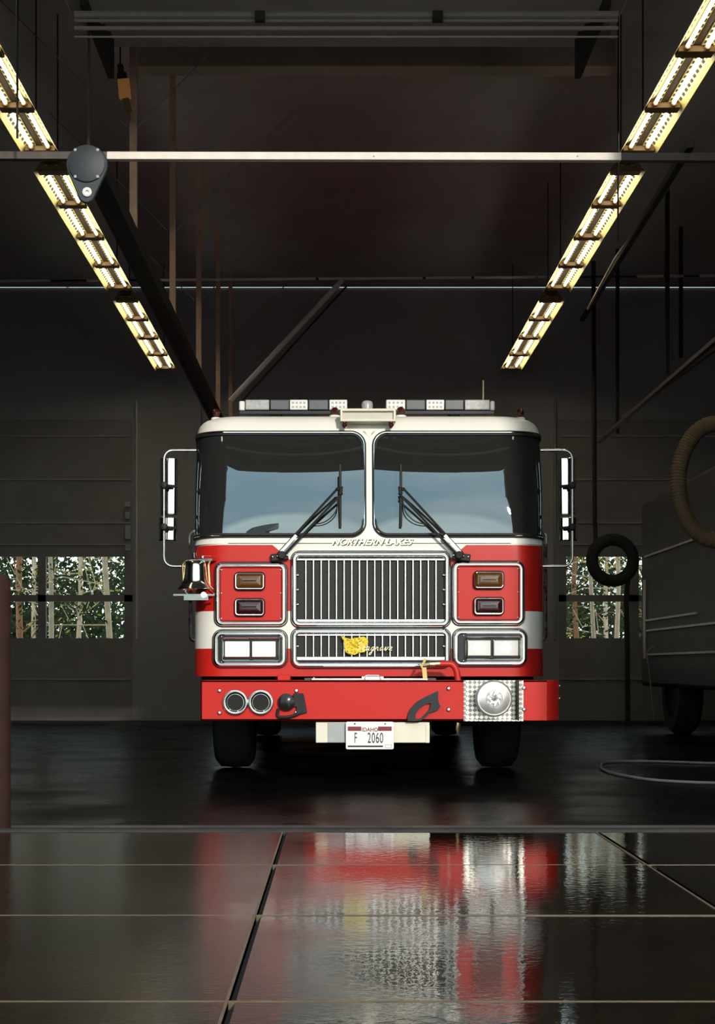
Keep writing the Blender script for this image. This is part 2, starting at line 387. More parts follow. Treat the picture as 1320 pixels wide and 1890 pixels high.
# windshield glass: each pane is bowed like glass held at its edges
B0 = .048
def gfun(u):
    a = (u - .52)/.5
    if u <= 1.02: return 1 - .35*a*a
    return max(0, .65*(U1 - u)/(U1 - 1.02))
for s_ in (-1, 1):
    b = MB(); rings = 14; n = len(hole); cu, cz = (U0+U1)/2, (Z0+Z1)/2; L = []
    for j in range(rings+1):
        t = 1 - j/rings
        for (a, c) in hole:
            u = cu + (a-cu)*t*1.006; z = cz + (c-cz)*t*1.006
            bb = (z-cz)/((Z1-Z0)/2); h_ = B0*max(0, 1-bb*bb)*gfun(u)
            L.append(S(s_*u, z, h_ - .004))
    b.add(L, [(j*n+k, j*n+(k+1) % n, (j+1)*n+(k+1) % n, (j+1)*n+k) for j in range(rings) for k in range(n)])
    g = b.build('windshield', M['windshield'], T, smooth=80, weld=True)
    def rr(o, s_=s_):
        m = [];
        for i, p in enumerate(hole):
            q0 = hole[i-1]; q1 = hole[(i+1) % n]; dx, dz = q1[0]-q0[0], q1[1]-q0[1]; l = math.hypot(dx, dz) or 1
            m.append((p[0] + o*dz/l, p[1] - o*dx/l))
        return m
    mp = lambda a, c, h, s_=s_: S(s_*a, c, h)
    MB().frame(rr, [(-.014, -.004), (-.013, .012), (0, .014), (.004, .010)], mp).build('gasket', M['black'], g, smooth=60)
    MB().frame(rr, [(.001, .008), (.003, .016), (.008, .017), (.011, .008)], mp).build('trim', M['chrome'], g, smooth=60)
    MB().frame(rr, [(.010, .004), (.011, .013), (.018, .012), (.020, 0)], mp).build('gasket', M['black'], g, smooth=60)
# door seams and side windows
for s_ in (-1, 1):
    xs = CX + s_*(CW + .004)
    b = MB(); b.box(min(xs, xs-s_*.02), max(xs, xs-s_*.02), 11.05, 11.75, 1.72, 2.4); d = b.build('side_window', M['windshield'], T, bevel=.004)
    b = MB(); b.tube(arc_pts([(xs, 10.98, .98), (xs+s_*.06, 10.98, 1.0), (xs+s_*.06, 10.98, 1.78), (xs, 10.98, 1.8)], .04), .014); b.build('grab_handle', M['satin'], T)
    b = MB(); b.box(min(xs, xs-s_*.01), max(xs, xs-s_*.01), 10.9, 10.93, 1.62, 2.44); b.build('pillar_trim', M['satin'], T, bevel=.002)

# white lettering across the belt
def text_obj(name, body, size, m, loc, parent, sx=1., shear=0., ext=.001, align='CENTER', track=1., off=0.):
    cu = bpy.data.curves.new(name, 'FONT'); cu.body = body; cu.size = size; cu.extrude = ext; cu.shear = shear; cu.align_x = align; cu.space_character = track; cu.offset = off
    cu.materials.append(m); o = bpy.data.objects.new(name, cu); COL.objects.link(o)
    dg = bpy.context.evaluated_depsgraph_get(); me = bpy.data.meshes.new_from_object(o.evaluated_get(dg)); me.name = name
    bpy.data.objects.remove(o)
    o = bpy.data.objects.new(name, me); COL.objects.link(o)
    if not me.materials: me.materials.append(m)
    o.rotation_euler = (PI/2, 0, 0); o.scale = (sx, 1, 1); o.parent = parent; o.location = Vector(loc) - root_loc(parent); return o
YF = 10.45
mpF = facing(YF)
def px_rr(x0, x1, y0, y1, r, Y=YF, n=6):
    return rrect(X(x0, Y), X(x1, Y), Z(y1, Y), Z(y0, Y), r, n)
for m_, dx, dy, dd in ((M['letterblack'], .006, -.005, .001), (M['gold'], 0, 0, .004)):
    t = text_obj('lettering', 'NORTHERN LAKES', .062, m_, (X(685, YF)+dx, YF-.002-dd, Z(1005.5, YF)+dy), T, sx=1.06, shear=.45, ext=.002, off=.0015)
    lab(t, 'gold slanted capitals' if m_ is M['gold'] else 'black drop shadow of the capitals')

# grilles
def bezel(name, x0, x1, y0, y1, r, parent=T, w=.034):
    rr = px_rr(x0, x1, y0, y1, r)
    o = MB().frame(rr, [(0, 0), (0, .02), (-.006, .033), (-.013, .035), (-.019, .028), (-.021, .018), (-.025, .018), (-.028, .03), (-w, .034), (-w-.006, .026), (-w-.008, -.01)], mpF).build(name, M['chrome'], parent, smooth=50)
    return o
def blackgap(x0, x1, y0, y1, r, parent):
    rr = px_rr(x0, x1, y0, y1, r)
    return MB().frame(rr, [(.007, -.001), (.007, .007), (-.004, .009), (-.004, 0)], mpF).build('gasket', M['black'], parent, smooth=50)
def slat_grille(name, x0, x1, y0, y1, sy0, sy1, label):
    fr = bezel(name, x0, x1, y0, y1, .058); lab(fr, label)
    blackgap(x0, x1, y0, y1, .058, fr)
    rr = px_rr(x0, x1, y0, y1, .058)
    b = MB(); b.prism(rr(-.036), facing(YF), .0, .002); b.build('backing', M['black'], fr, smooth=None)
    b = MB(); mp = facing(YF); ax0, ax1 = X(x0, YF)+.034, X(x1, YF)-.034
    b.box(ax0, ax1, YF-.02, YF-.004, Z(sy1, YF)-.026, Z(sy1, YF)); b.box(ax0, ax1, YF-.02, YF-.004, Z(sy0, YF), Z(sy0, YF)+.016)
    b.build('crossbar', M['satin'], fr, bevel=.003)
    for k in range(18):
        xc = X(564.8 + 14.1*k, YF); b = MB()
        b.box(xc-.0052, xc+.0052, YF-.028, YF-.004, Z(sy1, YF)-.002, Z(sy0, YF)+.002); b.build('slat', M['satin'], fr, bevel=.002)
    for yy in (0.25, .5, .75):
        for xx in (ax0+.012, ax1-.012):
            if sy1 - sy0 < 60 and yy != .5: continue
            zz = Z(sy1, YF) + yy*(Z(sy0, YF)-Z(sy1, YF)); b = MB(); b.lathe([(.001, -.026), (.006, -.024), (.008, -.018), (.008, 0)], (xx, YF, zz), 'y', 10); b.build('rivet', M['chrome'], fr)
    return fr
slat_grille('grille', 538, 831, 1018, 1158, 1035, 1143, 'tall chrome radiator grille with vertical slats')
low = slat_grille('grille', 538, 831, 1160, 1233, 1174, 1212, 'short chrome grille under the tall one')
# yellow badge and script on the lower grille
b = MB(); ol = []
import itertools
for (px, py) in [(629,1173),(637,1177),(645,1179),(655,1178),(664,1176),(672,1175),(679,1180),(680,1187),(675,1192),(678,1197),(673,1204),(663,1205),(655,1209),(645,1208),(638,1204),(635,1196),(636,1187),(633,1180)]:
    ol.append((X(px, 10.41), Z(py, 10.41)))
b.prism(ol[::-1], facing(10.41), 0, .012)
bd = b.build('badge', M['yellow'], T, bevel=.003); lab(bd, 'ragged yellow badge on the lower grille')
b = MB()
for k in range(60):
    a = ol[k % len(ol)]; q = random.random(); cx_, cz_ = X(657, 10.41), Z(1192, 10.41)
    px_, pz_ = cx_+(a[0]-cx_)*q, cz_+(a[1]-cz_)*q; w = .006
    b.tube([(px_-w, 10.396, pz_+w*random.uniform(-1,1)), (px_, 10.39, pz_), (px_+w, 10.396, pz_+w*random.uniform(-1,1))], .0025, 5)
b.build('ridge', M['yellow'], bd)
def script(parent):
    # cursive word drawn with strokes; units: x-height = 1
    G = {
     'S': ([[(1.1,1.9),(.8,2.1),(.3,1.9),(.35,1.4),(.8,1.0),(.85,.4),(.4,0),(-.1,.3)]], 1.25),
     'e': ([[(0,.25),(.5,.5),(.7,.8),(.45,1),(.15,.7),(.15,.25),(.4,0),(.85,.2)]], .85),
     'a': ([[(.75,.85),(.5,1),(.15,.7),(.1,.25),(.3,0),(.6,.3),(.78,.95),(.7,.3),(.8,.02),(1.0,.2)]], 1.0),
     'g': ([[(.75,.85),(.5,1),(.15,.7),(.1,.25),(.3,0),(.6,.3),(.78,.95),(.65,0),(.45,-.9),(.1,-1.05),(0,-.7),(.5,-.2),(1.0,.2)]], 1.0),
     'r': ([[(0,.2),(.25,1.05),(.3,.85),(.6,.85),(.55,.3),(.65,0),(.9,.2)]], .9),
     'v': ([[(0,.2),(.2,.95),(.3,.9),(.3,.1),(.4,0),(.75,.5),(.75,.95),(.95,.85)]], .95)}
    x = X(656, 10.41); z = Z(1201, 10.41); sc = .028; b = MB()
    for ch in 'Seagrave':
        st, adv = G[ch]
        for s in st:
            pts = [(x + (a + .35*c)*sc*1.0, 10.400, z + c*sc) for a, c in s]
            pts = arc_pts(pts, .012, 4); b.tube(pts, .0030, 6)
        x += adv*sc*1.18
    o = b.build('script_lettering', M['gold'], parent); lab(o, 'pale gold cursive name on the lower grille')
script(T)

# side panels with warning lights, headlights
def side_panel(sg):
    mx = lambda p: p if sg < 0 else 1364.5 - p
    xa, xb = sorted((mx(397), mx(530)))
    dy = 0 if sg < 0 else -2
    fr = bezel('warning_light_panel', xa, xb, 1038+dy, 1156+dy, .055, w=.030); lab(fr, 'chrome framed red panel with amber and red lights')
    blackgap(xa, xb, 1038+dy, 1156+dy, .055, fr)
    rr = px_rr(xa, xb, 1038+dy, 1156+dy, .055)
    b = MB(); b.prism(rr(-.040), facing(YF), 0, .014); b.build('plate', M['red'], fr, bevel=.003)
    MB().frame(rr, [(-.034, .004), (-.034, .0145), (-.041, .0145)], mpF).build('gasket', M['black'], fr)
    for ry in (1052, 1095, 1142):
        for rx in (xa+12, xb-12):
            b = MB(); b.lathe([(.001, -.008), (.004, -.007), (.006, 0)], (X(rx, YF), YF-.014, Z(ry+dy, YF)), 'y', 8); b.build('screw', M['chrome'], fr)
    la, lb = (433, 490) if sg < 0 else (873, 930)
    for k, (y0, y1, lm) in enumerate(((1056, 1090, 'amber'), (1104, 1138, 'redlens'))):
        y0 += dy; y1 += dy
        q = px_rr(la, lb, y0, y1, .03)
        h = MB().frame(q, [(0, .012), (0, .04), (-.006, .048), (-.012, .048), (-.016, .04)], mpF).build('warning_light', M['blackgloss'], T, smooth=50)
        lab(h, ('amber' if k == 0 else 'dark red') + ' lens warning light in black housing')
        MB().frame(q, [(-.006, .047), (-.009, .052), (-.014, .051), (-.016, .046)], mpF).build('rim', M['chrome' if k == 0 else 'satin'], h, smooth=50)
        MB().frame(q, [(-.015, .046), (-.022, .056), (-.034, .062), (-.05, .064), (-.062, .064)], mpF).build('lens', M[lm], h, smooth=60)
    # headlights
    xa, xb = (394, 530) if sg < 0 else (836, 972)
    fr = bezel('headlight_unit', xa, xb, 1163+dy, 1232+dy, .06, w=.03); lab(fr, 'chrome framed pair of square headlights')
    blackgap(xa, xb, 1163+dy, 1232+dy, .06, fr)
    rr = px_rr(xa, xb, 1163+dy, 1232+dy, .06)
    b = MB(); b.prism(rr(-.034), facing(YF), 0, .002); b.build('backing', M['blackgloss'], fr, smooth=None)
    ia, ib = (410, 517) if sg < 0 else (857, 962)
    ir = px_rr(ia, ib, 1176+dy, 1221+dy, .02)
    MB().frame(ir, [(0, .0), (0, .03), (-.004, .036), (-.009, .034), (-.018, .012), (-.018, 0)], mpF).build('bezel', M['chrome'], fr, smooth=50)
    for rx in (ia-1, ib+1):
        for ry in (1175, 1222):
            b = MB(); b.lathe([(.001, -.012), (.005, -.01), (.007, 0)], (X(rx, YF), YF-.002, Z(ry+dy, YF)), 'y', 8); b.build('screw', M['chrome'], fr)
    pr = ((415, 462), (465, 510)) if sg < 0 else ((862, 906), (910, 957))
    for (a, c) in pr:
        q = px_rr(a, c, 1183+dy, 1213+dy, .008)
        b = MB(); b.prism(q(-.004), facing(YF), .004, .026); h = b.build('lamp', M['lens' if sg < 0 else 'led'], fr, bevel=.004)
        MB().frame(q, [(.001, .004), (.001, .03), (-.003, .032), (-.006, .027)], mpF).build('lamp_rim', M['chrome'], fr)
        if sg > 0:
            b = MB(); b.lathe([(.001, -.02), (.02, -.016), (.035, -.008), (.045, 0)], (X((a+c)/2, YF), YF-.02, Z(1198+dy, YF)), 'y', 20); b.build('reflector', M['lens'], fr)
    return fr
side_panel(-1); side_panel(1)

# wipers
def wiper(sg):
    mx = (lambda p: p) if sg < 0 else (lambda p: 1368 - p)
    def Q(px, py, lift=.0):
        # points ahead of the bowed glass
        z = Z(py, 10.42); return (X(mx(px), 10.42 + lift), 10.42 + lift - (.0 if z < 1.72 else .0), Z(py, 10.42 + lift))
    yb = 10.385
    def R(px, py, Y): return (X(mx(px), Y), Y, Z(py, Y))
    m0 = MB(); m0.bar(R(500, 1030, 10.42), R(532, 1026, 10.42), .05, .05); m0.tube([R(520, 1024, 10.44), R(520, 1024, 10.36)], .028, 12)
    w = m0.build('wiper', M['black'], T, bevel=.006); lab(w, 'black twin-arm windshield wiper')
    for i, (ax, ay, bx, by) in enumerate(((513, 1022, 622, 903), (526, 1022, 632, 910))):
        b = MB(); b.tube([R(ax, ay, 10.39), R(ax*.8+bx*.2, ay*.8+by*.2, 10.38), R(bx, by, 10.35)], .0085, 8); b.build('arm', M['black'], w)
    b = MB(); b.bar(R(516, 1022, 10.375), R(547, 988, 10.372), .02, .012, up=(0, 1, 0)); b.build('arm_sleeve', M['satin'], w)
    b = MB(); b.tube([R(622, 904, 10.345), R(630, 900, 10.34), R(628, 912, 10.345)], .016, 8); b.build('arm_joint', M['black'], w)
    b = MB(); n_ = 12
    b.tube([R(628, 857 + (972-857)*k/n_, 10.365 + .03*abs(k/n_-.5)) for k in range(n_+1)], .0095, 6)
    b.build('blade', M['black'], w)
    b = MB(); b.tube(arc_pts([R(625, 915, 10.35), R(622, 945, 10.35), R(600, 965, 10.36), R(575, 968, 10.37)], .12, 8), .004, 6); b.build('washer_hose', M['black'], w)
    for k in range(4):
        b = MB(); b.lathe([(.001, -.01), (.006, -.008), (.007, 0)], R(503+9*k, 1028-1.0*k, 10.39), 'y', 8); b.build('bolt', M['chrome'], w)
wiper(-1); wiper(1)

# mirrors
def mirror(sg):
    mx = (lambda p: p) if sg < 0 else (lambda p: 1359.5 - p)
    Y = 10.78
    def R(px, py, yy=Y): return (X(mx(px), yy), yy, Z(py, yy))
    b = MB(); edge = CX + sg*CW
    top, bot = R(303, 831), R(303, 1045)
    b.tube(arc_pts([(edge, Y, top[2]), top, bot, (edge, Y, bot[2])], .075, 8), .0105, 10)
    m_ = b.build('mirror_bracket', M['satin'], T); lab(m_, 'bent chrome tube carrying two mirrors')
    # heads: chrome barrel backs turned to the front
    for (xa, xb, ya, yb_) in ((295, 327, 844, 950), (292, 326, 954, 998)):
        x0, x1 = sorted((X(mx(xa), Y+.09), X(mx(xb), Y+.09))); z1_, z0_ = Z(ya, Y+.09), Z(yb_, Y+.09); hw = (x1-x0)/2; cx_ = (x0+x1)/2
        b = MB(); ol = [(cx_ + hw*math.cos(t), Y + .13 - .045*math.sin(t)**.6) for t in [PI*k/16 for k in range(17)]]
        b.prism([(p[0], p[1]) for p in ol], lambda a, c, h: (a, c, h), z0_, z1_)
        h = b.build('mirror_head', M['chrome'], m_, bevel=.008, smooth=50)
    for py in (896, 973):
        b = MB(); c = R(303, py, Y-.005); b.lathe([(.001, -.035), (.02, -.03), (.027, -.01), (.027, .03)], c, 'y', 12); b.tube([c, R(326, py+2, Y+.05)], .011, 6); b.build('clamp', M['black'], m_)
mirror(-1); mirror(1)

# bell
def bell():
    Y = 10.30; c = P(361, 1062, Y)
    def R(px, py, yy=Y): return P(px, py, yy)
    b = MB(); s = Y/F
    prof = [(16, 27), (19, 25), (20.5, 15), (21.5, 0), (23, -10), (27, -18), (33, -24), (34, -26), (30, -26), (20, -12), (17, 10)]
    b.lathe([(r*s, t*s) for r, t in prof], c, 'z', 32, cap0=True, cap1=False)
    o = b.build('bell', M['bellm'], T, smooth=50); lab(o, 'polished chrome bell at the corner of the cab')
    b = MB(); b.tube(arc_pts([R(338, 1087), R(337, 1040), R(345, 1035), R(388, 1035), R(385, 1042), R(388, 1090)], .02), .007, 8); b.build('yoke', M['brass'], o)
    b = MB(); b.bar(R(350, 1036), R(392, 1033), .03, .02); b.tube([R(359, 1030), R(359, 1020)], .014, 10); b.bar(R(372, 1030, 10.32), R(397, 1031, 10.44), .03, .035); b.build('hanger', M['chrome'], o, bevel=.003)
    b = MB(); b.bar(R(320, 1098), R(396, 1098), .012, .012); b.tube([R(376, 1098, 10.28), R(376, 1098, 10.33)], .022, 12)
    b.tube([R(350, 1082), R(342, 1092), R(348, 1098)], .006, 6); b.tube([R(380, 1085), R(394, 1096, 10.4)], .008, 6); b.bar(R(340, 1104, 10.33), R(385, 1104, 10.33), .05, .03); b.build('bracket', M['chrome'], o)
    b = MB(); b.lathe([(.001, -.02), (.016, -.012), (.016, .01), (.004, .02), (.004, .1)], (c[0], c[1], Z(1085, Y)), 'z', 12); b.build('clapper', M['brass'], o)
bell()

# bumper
YB = 10.0
def BX(px): return X(px, YB)
BT, BBt = Z(1256, YB), Z(1330, YB)
b = MB()
b.box(BX(370), BX(856), YB, YB+.012, BBt, BT); b.box(BX(370), BX(856), YB, YB+.42, BT-.012, BT); b.box(BX(370), BX(856), YB, YB+.3, BBt, BBt+.012)
b.box(BX(370), BX(370)+.012, YB, YB+.42, BBt, BT)
b.box(BX(966), BX(1010), YB, YB+.012, BBt, BT); b.box(BX(966), BX(1010), YB, YB+.42, BT-.012, BT)
x0, x1 = BX(1010), BX(1033)
b.add([(x0, YB, BBt), (x1, YB+.05, BBt), (x1, YB+.05, BT), (x0, YB, BT), (x0, YB+.42, BBt), (x1, YB+.42, BBt), (x1, YB+.42, BT), (x0, YB+.42, BT)],
      [(0,1,2,3), (3,2,6,7), (1,5,6,2), (0,4,5,1)])
bump = b.build('bumper', M['red'], T, bevel=.002, smooth=20); lab(bump, 'wide flat red front bumper')
b = MB(); b.box(BX(540), BX(575), YB+.1, YB+.42, BT-.2, BT-.015); b.box(BX(372), BX(1008), YB+.32, YB+.5, .5, .7); b.build('bumper_core', M['under'], T, smooth=None)
for (px, py) in ((405, 1275), (405, 1316), (547, 1275), (547, 1315), (828, 1271), (828, 1310), (967, 1270), (967, 1310), (1033, 1266), (1033, 1289)):
    b = MB(); r_ = .0155 if px < 1000 else .008
    b.lathe([(.001, -.012), (r_*.6, -.010), (r_, -.003), (r_, .002)], P(px, py, YB), 'y', 12); b.build('bolt', M['satin'], bump)
# air horns in the bumper
for px in (434.5, 481.5):
    b = MB(); c = P(px, 1296.5, YB)
    b.lathe([(.088, .0), (.088, -.014), (.083, -.02), (.078, -.014), (.074, -.006), (.071, -.012), (.065, -.02), (.056, -.014), (.049, -.002), (.049, 0)], c, 'y', 36, cap0=False, cap1=False)
    o = b.build('air_horn', M['chrome'], T, smooth=50); lab(o, 'round chrome air horn mouth in the bumper')
    b = MB(); b.lathe([(.052, -.005), (.001, -.004)], c, 'y', 24, cap0=False, cap1=False); b.build('throat', M['slot'], o)
# black socket with strap
b = MB(); c = P(529, 1296, YB)
b.lathe([(.001, -.05), (.03, -.048), (.055, -.038), (.06, -.02), (.06, .0)], c, 'y', 24)
o = b.build('socket', M['blackgloss'], T); lab(o, 'black round socket with a hinged cap on the bumper')
b = MB(); b.bar(P(542, 1292, YB-.02), P(560, 1292, YB-.02), .09, .02, up=(0, 1, 0)); 
b.prism([P2 for P2 in [(BX(548), Z(1284, YB)), (BX(561), Z(1282, YB)), (BX(567), Z(1315, YB)), (BX(547), Z(1320, YB))]], facing(YB), .004, .03); b.build('cap', M['black'], o, bevel=.003)
b = MB(); b.tube(arc_pts([P(514, 1308, YB-.02), P(511, 1324, YB-.02), P(540, 1323, YB-.02), P(560, 1312, YB-.02)], .05), .011, 8); b.build('strap', M['black'], o)
# tow eye
def R9(px, py, d=.0): return P(px, py, YB-d)
b = MB()
ol = [(753,1331),(752,1322),(757,1309),(768,1296),(785,1286),(809,1275),(809,1296),(814,1303),(808,1311),(795,1315),(785,1325),(775,1331)]
il = [(767,1327),(768,1317),(776,1306),(789,1298),(796,1298),(793,1309),(784,1318),(777,1326)]
n = 24
def resample(pl, n):
    L_ = [0]; 
    for i in range(len(pl)): L_.append(L_[-1] + math.dist(pl[i], pl[(i+1) % len(pl)]))
    out = []
    for k in range(n):
        d = L_[-1]*k/n
        i = max(j for j in range(len(pl)) if L_[j] <= d+1e-9); t = (d-L_[i])/max(1e-9, L_[i+1]-L_[i]); p, q = pl[i], pl[(i+1) % len(pl)]
        out.append((p[0]+(q[0]-p[0])*t, p[1]+(q[1]-p[1])*t))
    return out
A = resample(ol, n); B_ = resample(il, n)
va = [R9(*p, .006) for p in A] + [R9(*p, .006) for p in B_] + [R9(*p, .03) for p in A] + [R9(*p, .03) for p in B_]
fs = []
for k in range(n):
    q = (k+1) % n
    fs += [(k, q, n+q, n+k), (2*n+k, 2*n+q, 3*n+q, 3*n+k), (k, q, 2*n+q, 2*n+k), (n+k, n+q, 3*n+q, 3*n+k)]
b.add(va, fs); o = b.build('tow_eye', M['blackgloss'], T, smooth=40); lab(o, 'black slanted tow loop on the red bumper')
# siren in its diamond plate recess
b = MB(); b.box(BX(856), BX(966), YB+.11, YB+.12, BBt, BT); b.box(BX(856), BX(860), YB, YB+.12, BBt, BT); b.box(BX(958), BX(966), YB-.004, YB+.12, BBt, BT)
b.box(BX(856), BX(966), YB, YB+.12, BBt-.004, BBt+.004)
o = b.build('siren_recess', M['diamond'], T, smooth=None); lab(o, 'diamond plate pocket around the siren')
b = MB(); b.box(BX(955.5), BX(958.5), YB-.005, YB+.1, BBt, BT); b.build('edge_gap', M['black'], o, smooth=None)
b = MB(); c = P(911, 1289, YB)
b.lathe([(.02, .1), (.11, .09), (.12, .02), (.124, -.02), (.122, -.035), (.114, -.042), (.108, -.038), (.106, -.042), (.075, -.052), (.058, -.055), (.055, -.04), (.046, -.035), (.043, -.05), (.032, -.052), (.026, -.04), (.016, -.046), (.001, -.055)], c, 'y', 40, cap0=True, cap1=False)
o = b.build('siren', M['sirenm'], T, smooth=40); lab(o, 'large round chrome siren in the bumper')
for k in range(8):
    t = 2*PI*k/8; b = MB(); b.bar((c[0]+.048*math.cos(t), YB-.066, c[2]+.048*math.sin(t)), (c[0]+.027*math.cos(t+.4), YB-.062, c[2]+.027*math.sin(t+.4)), .006, .01, up=(0, 1, 0)); b.build('vane', M['satin'], o)
# tray lid with handle on the deck
b = MB(); yy = YB+.06; b.box(X(575, yy), X(790, yy), yy, yy+.3, BT+.002, BT+.014)
b.box(X(578, yy), X(581, yy), yy, yy+.02, BT+.014, BT+.022); b.box(X(700, yy), X(704, yy), yy, yy+.02, BT+.014, BT+.022)
o = b.build('tray_lid', M['satin'], T, bevel=.002); lab(o, 'bright metal hose tray lid on the bumper deck')
b = MB(); b.tube(arc_pts([P(673, 1254, yy), P(675, 1247, yy), P(700, 1247, yy), P(703, 1254, yy)], .02), .006, 8); b.box(X(668, yy), X(708, yy), yy-.005, yy+.01, BT+.01, BT+.026); b.build('handle', M['chrome'], o)
# red latch block
b = MB(); b.box(X(512, 10.2), X(536, 10.2), 10.2, 10.35, BT, BT+.035); b.build('latch_block', M['red'], T, bevel=.004)
# red hose with nozzle, yellow strap
b = MB(); yy = 10.2
pp = [P(812, 1225, yy), P(835, 1225, yy), P(843, 1236, yy), P(846, 1258, yy)]
b.tube(arc_pts(pp, .06, 8), .022, 12); o = b.build('trash_line_hose', M['redhose'], T); lab(o, 'red preconnected hose curling onto the bumper')
b = MB(); b.tube([P(786, 1227, yy), P(792, 1226, yy), P(793, 1226, yy), P(812, 1225, yy)], .02, 12, rs=[.014, .018, .024, .024]); b.tube([P(798, 1226, yy), P(803, 1226, yy)], .027, 12); b.build('nozzle', M['brass'], o)
b = MB(); b.tube([P(786, 1216, yy), P(778, 1230, yy), P(784, 1240, yy), P(785, 1254, yy)], .009, 8); b.bar(P(783, 1232, yy-.02), P(785, 1256, yy-.03), .03, .006, up=(0, 1, 0)); b.build('strap', M['strap'], o)
# hanging shackle below bumper
b = MB(); b.tube([P(847, 1334, 10.1), P(845, 1345, 10.1), P(846, 1358, 10.1)], .012, 8, rs=[.018, .016, .005]); o = b.build('shackle_pin', M['brass'], T)

# step box and licence plate
Y = 10.03
b = MB(); b.box(X(583, Y), X(793, Y), Y, Y+.2, Z(1371, Y), Z(1333, Y)); o = b.build('step_box', M['cream'], T, bevel=.004); lab(o, 'cream steel box behind the licence plate')
b = MB(); b.box(X(605, Y), X(640, Y), Y-.006, Y, Z(1370, Y), Z(1334, Y)); b.build('grey_panel', M['grey'], o, smooth=None)
b = MB(); b.box(X(786, Y), X(793, Y), Y-.006, Y, Z(1371, Y), Z(1338, Y)); b.build('end_strip', M['cream'], o, bevel=.001)
YP = 9.985
q = rrect(X(638.5, YP), X(727, YP), Z(1383, YP), Z(1332, YP), .012, 5)
b = MB(); b.prism(q(0), facing(YP), -.003, .0); pl = b.build('licence_plate', M['platewhite'], T, bevel=.001); lab(pl, 'white licence plate with a dark red band')
b = MB(); b.box(X(642, YP), X(667, YP), YP-.0015, YP, Z(1349, YP), Z(1341, YP)); b.box(X(698, YP), X(723, YP), YP-.0015, YP, Z(1349, YP), Z(1341, YP)); b.build('band', M['platered'], pl, smooth=None)
text_obj('plate_state', 'IDAHO', .036, M['platered'], (X(683, YP), YP-.001, Z(1350, YP)), pl, sx=.95, ext=.0006, off=.0006)
text_obj('plate_number', 'F', .098, M['letterblack'], (X(656.5, YP), YP-.001, Z(1371, YP)), pl, sx=.42, ext=.0006, off=.0004)
text_obj('plate_number', '2060', .098, M['letterblack'], (X(693, YP), YP-.001, Z(1371, YP)), pl, sx=.50, ext=.0006, off=.0004, track=1.12)
b = MB(); b.box(X(642, YP), X(707, YP), YP-.0012, YP, Z(1379, YP), Z(1376, YP)); b.build('bottom_line', M['letterblack'], pl, smooth=None)
MB().frame(rrect(X(711, YP), X(723, YP), Z(1380.5, YP), Z(1374, YP), .002), [(0, 0), (0, .0015), (-.003, .0015)], facing(YP)).build('sticker', M['grey'], pl)
for px in (655, 711):
    b = MB(); b.lathe([(.001, -.004), (.006, 0)], P(px, 1336, YP), 'y', 8); b.build('bolt', M['satin'], pl)

# roof: light bar, flood light, marker lights, antenna
YL = 11.15
def LR(px, py): return P(px, py, YL)
zb, zt = Z(757, YL), Z(738, YL)
b = MB(); b.box(X(441, YL), X(914, YL), YL, YL+.3, Z(765, YL), zb); b.box(X(641, YL), X(713, YL), YL+.1, YL+.25, zb, Z(748, YL)); b.box(X(500, YL), X(520, YL), YL+.05, YL+.2, 2.6, Z(763, YL)); b.box(X(830, YL), X(850, YL), YL+.05, YL+.2, 2.6, Z(763, YL))
lb = b.build('light_bar', M['blackgloss'], T, bevel=.006); lab(lb, 'long emergency light bar across the cab roof')
for (a, c, mm) in ((453,497,'clear'),(499,534,'greylens'),(535,568,'led'),(570,606,'greylens'),(608,641,'led'),(713,748,'led'),(750,785,'greylens'),(787,820,'led'),(822,856,'greylens'),(858,904,'clear')):
    b = MB(); b.box(X(a, YL), X(c, YL), YL-.01, YL+.28, zb+.002, zt); m2 = b.build('light_module', M[mm], lb, bevel=.006)
    if mm == 'led':
        b = MB()
        for i in range(4):
            for j in range(2):
                xx = X(a+6+(c-a-12)*i/3, YL); zz = zb + (zt-zb)*(.3+.4*j); b.box(xx-.008, xx+.008, YL-.014, YL-.01, zz-.007, zz+.007)
        m3 = b.build('light_module', M['grey'], lb, smooth=None); m3.name = 'diode_row'
for (a, c) in ((441, 452), (905, 914)):
    b = MB(); b.box(X(a, YL), X(c, YL), YL+.01, YL+.26, zb-.002, zt-.004); b.build('end_cap', M['led'], lb, bevel=.012)
b = MB(); b.lathe([(.04, -.05), (.043, .0), (.036, .022), (.02, .03), (.001, .032)], (X(678, 11.1), 11.1, Z(747, 11.1)), 'z', 20); o = b.build('sensor_dome', M['clear'], T)
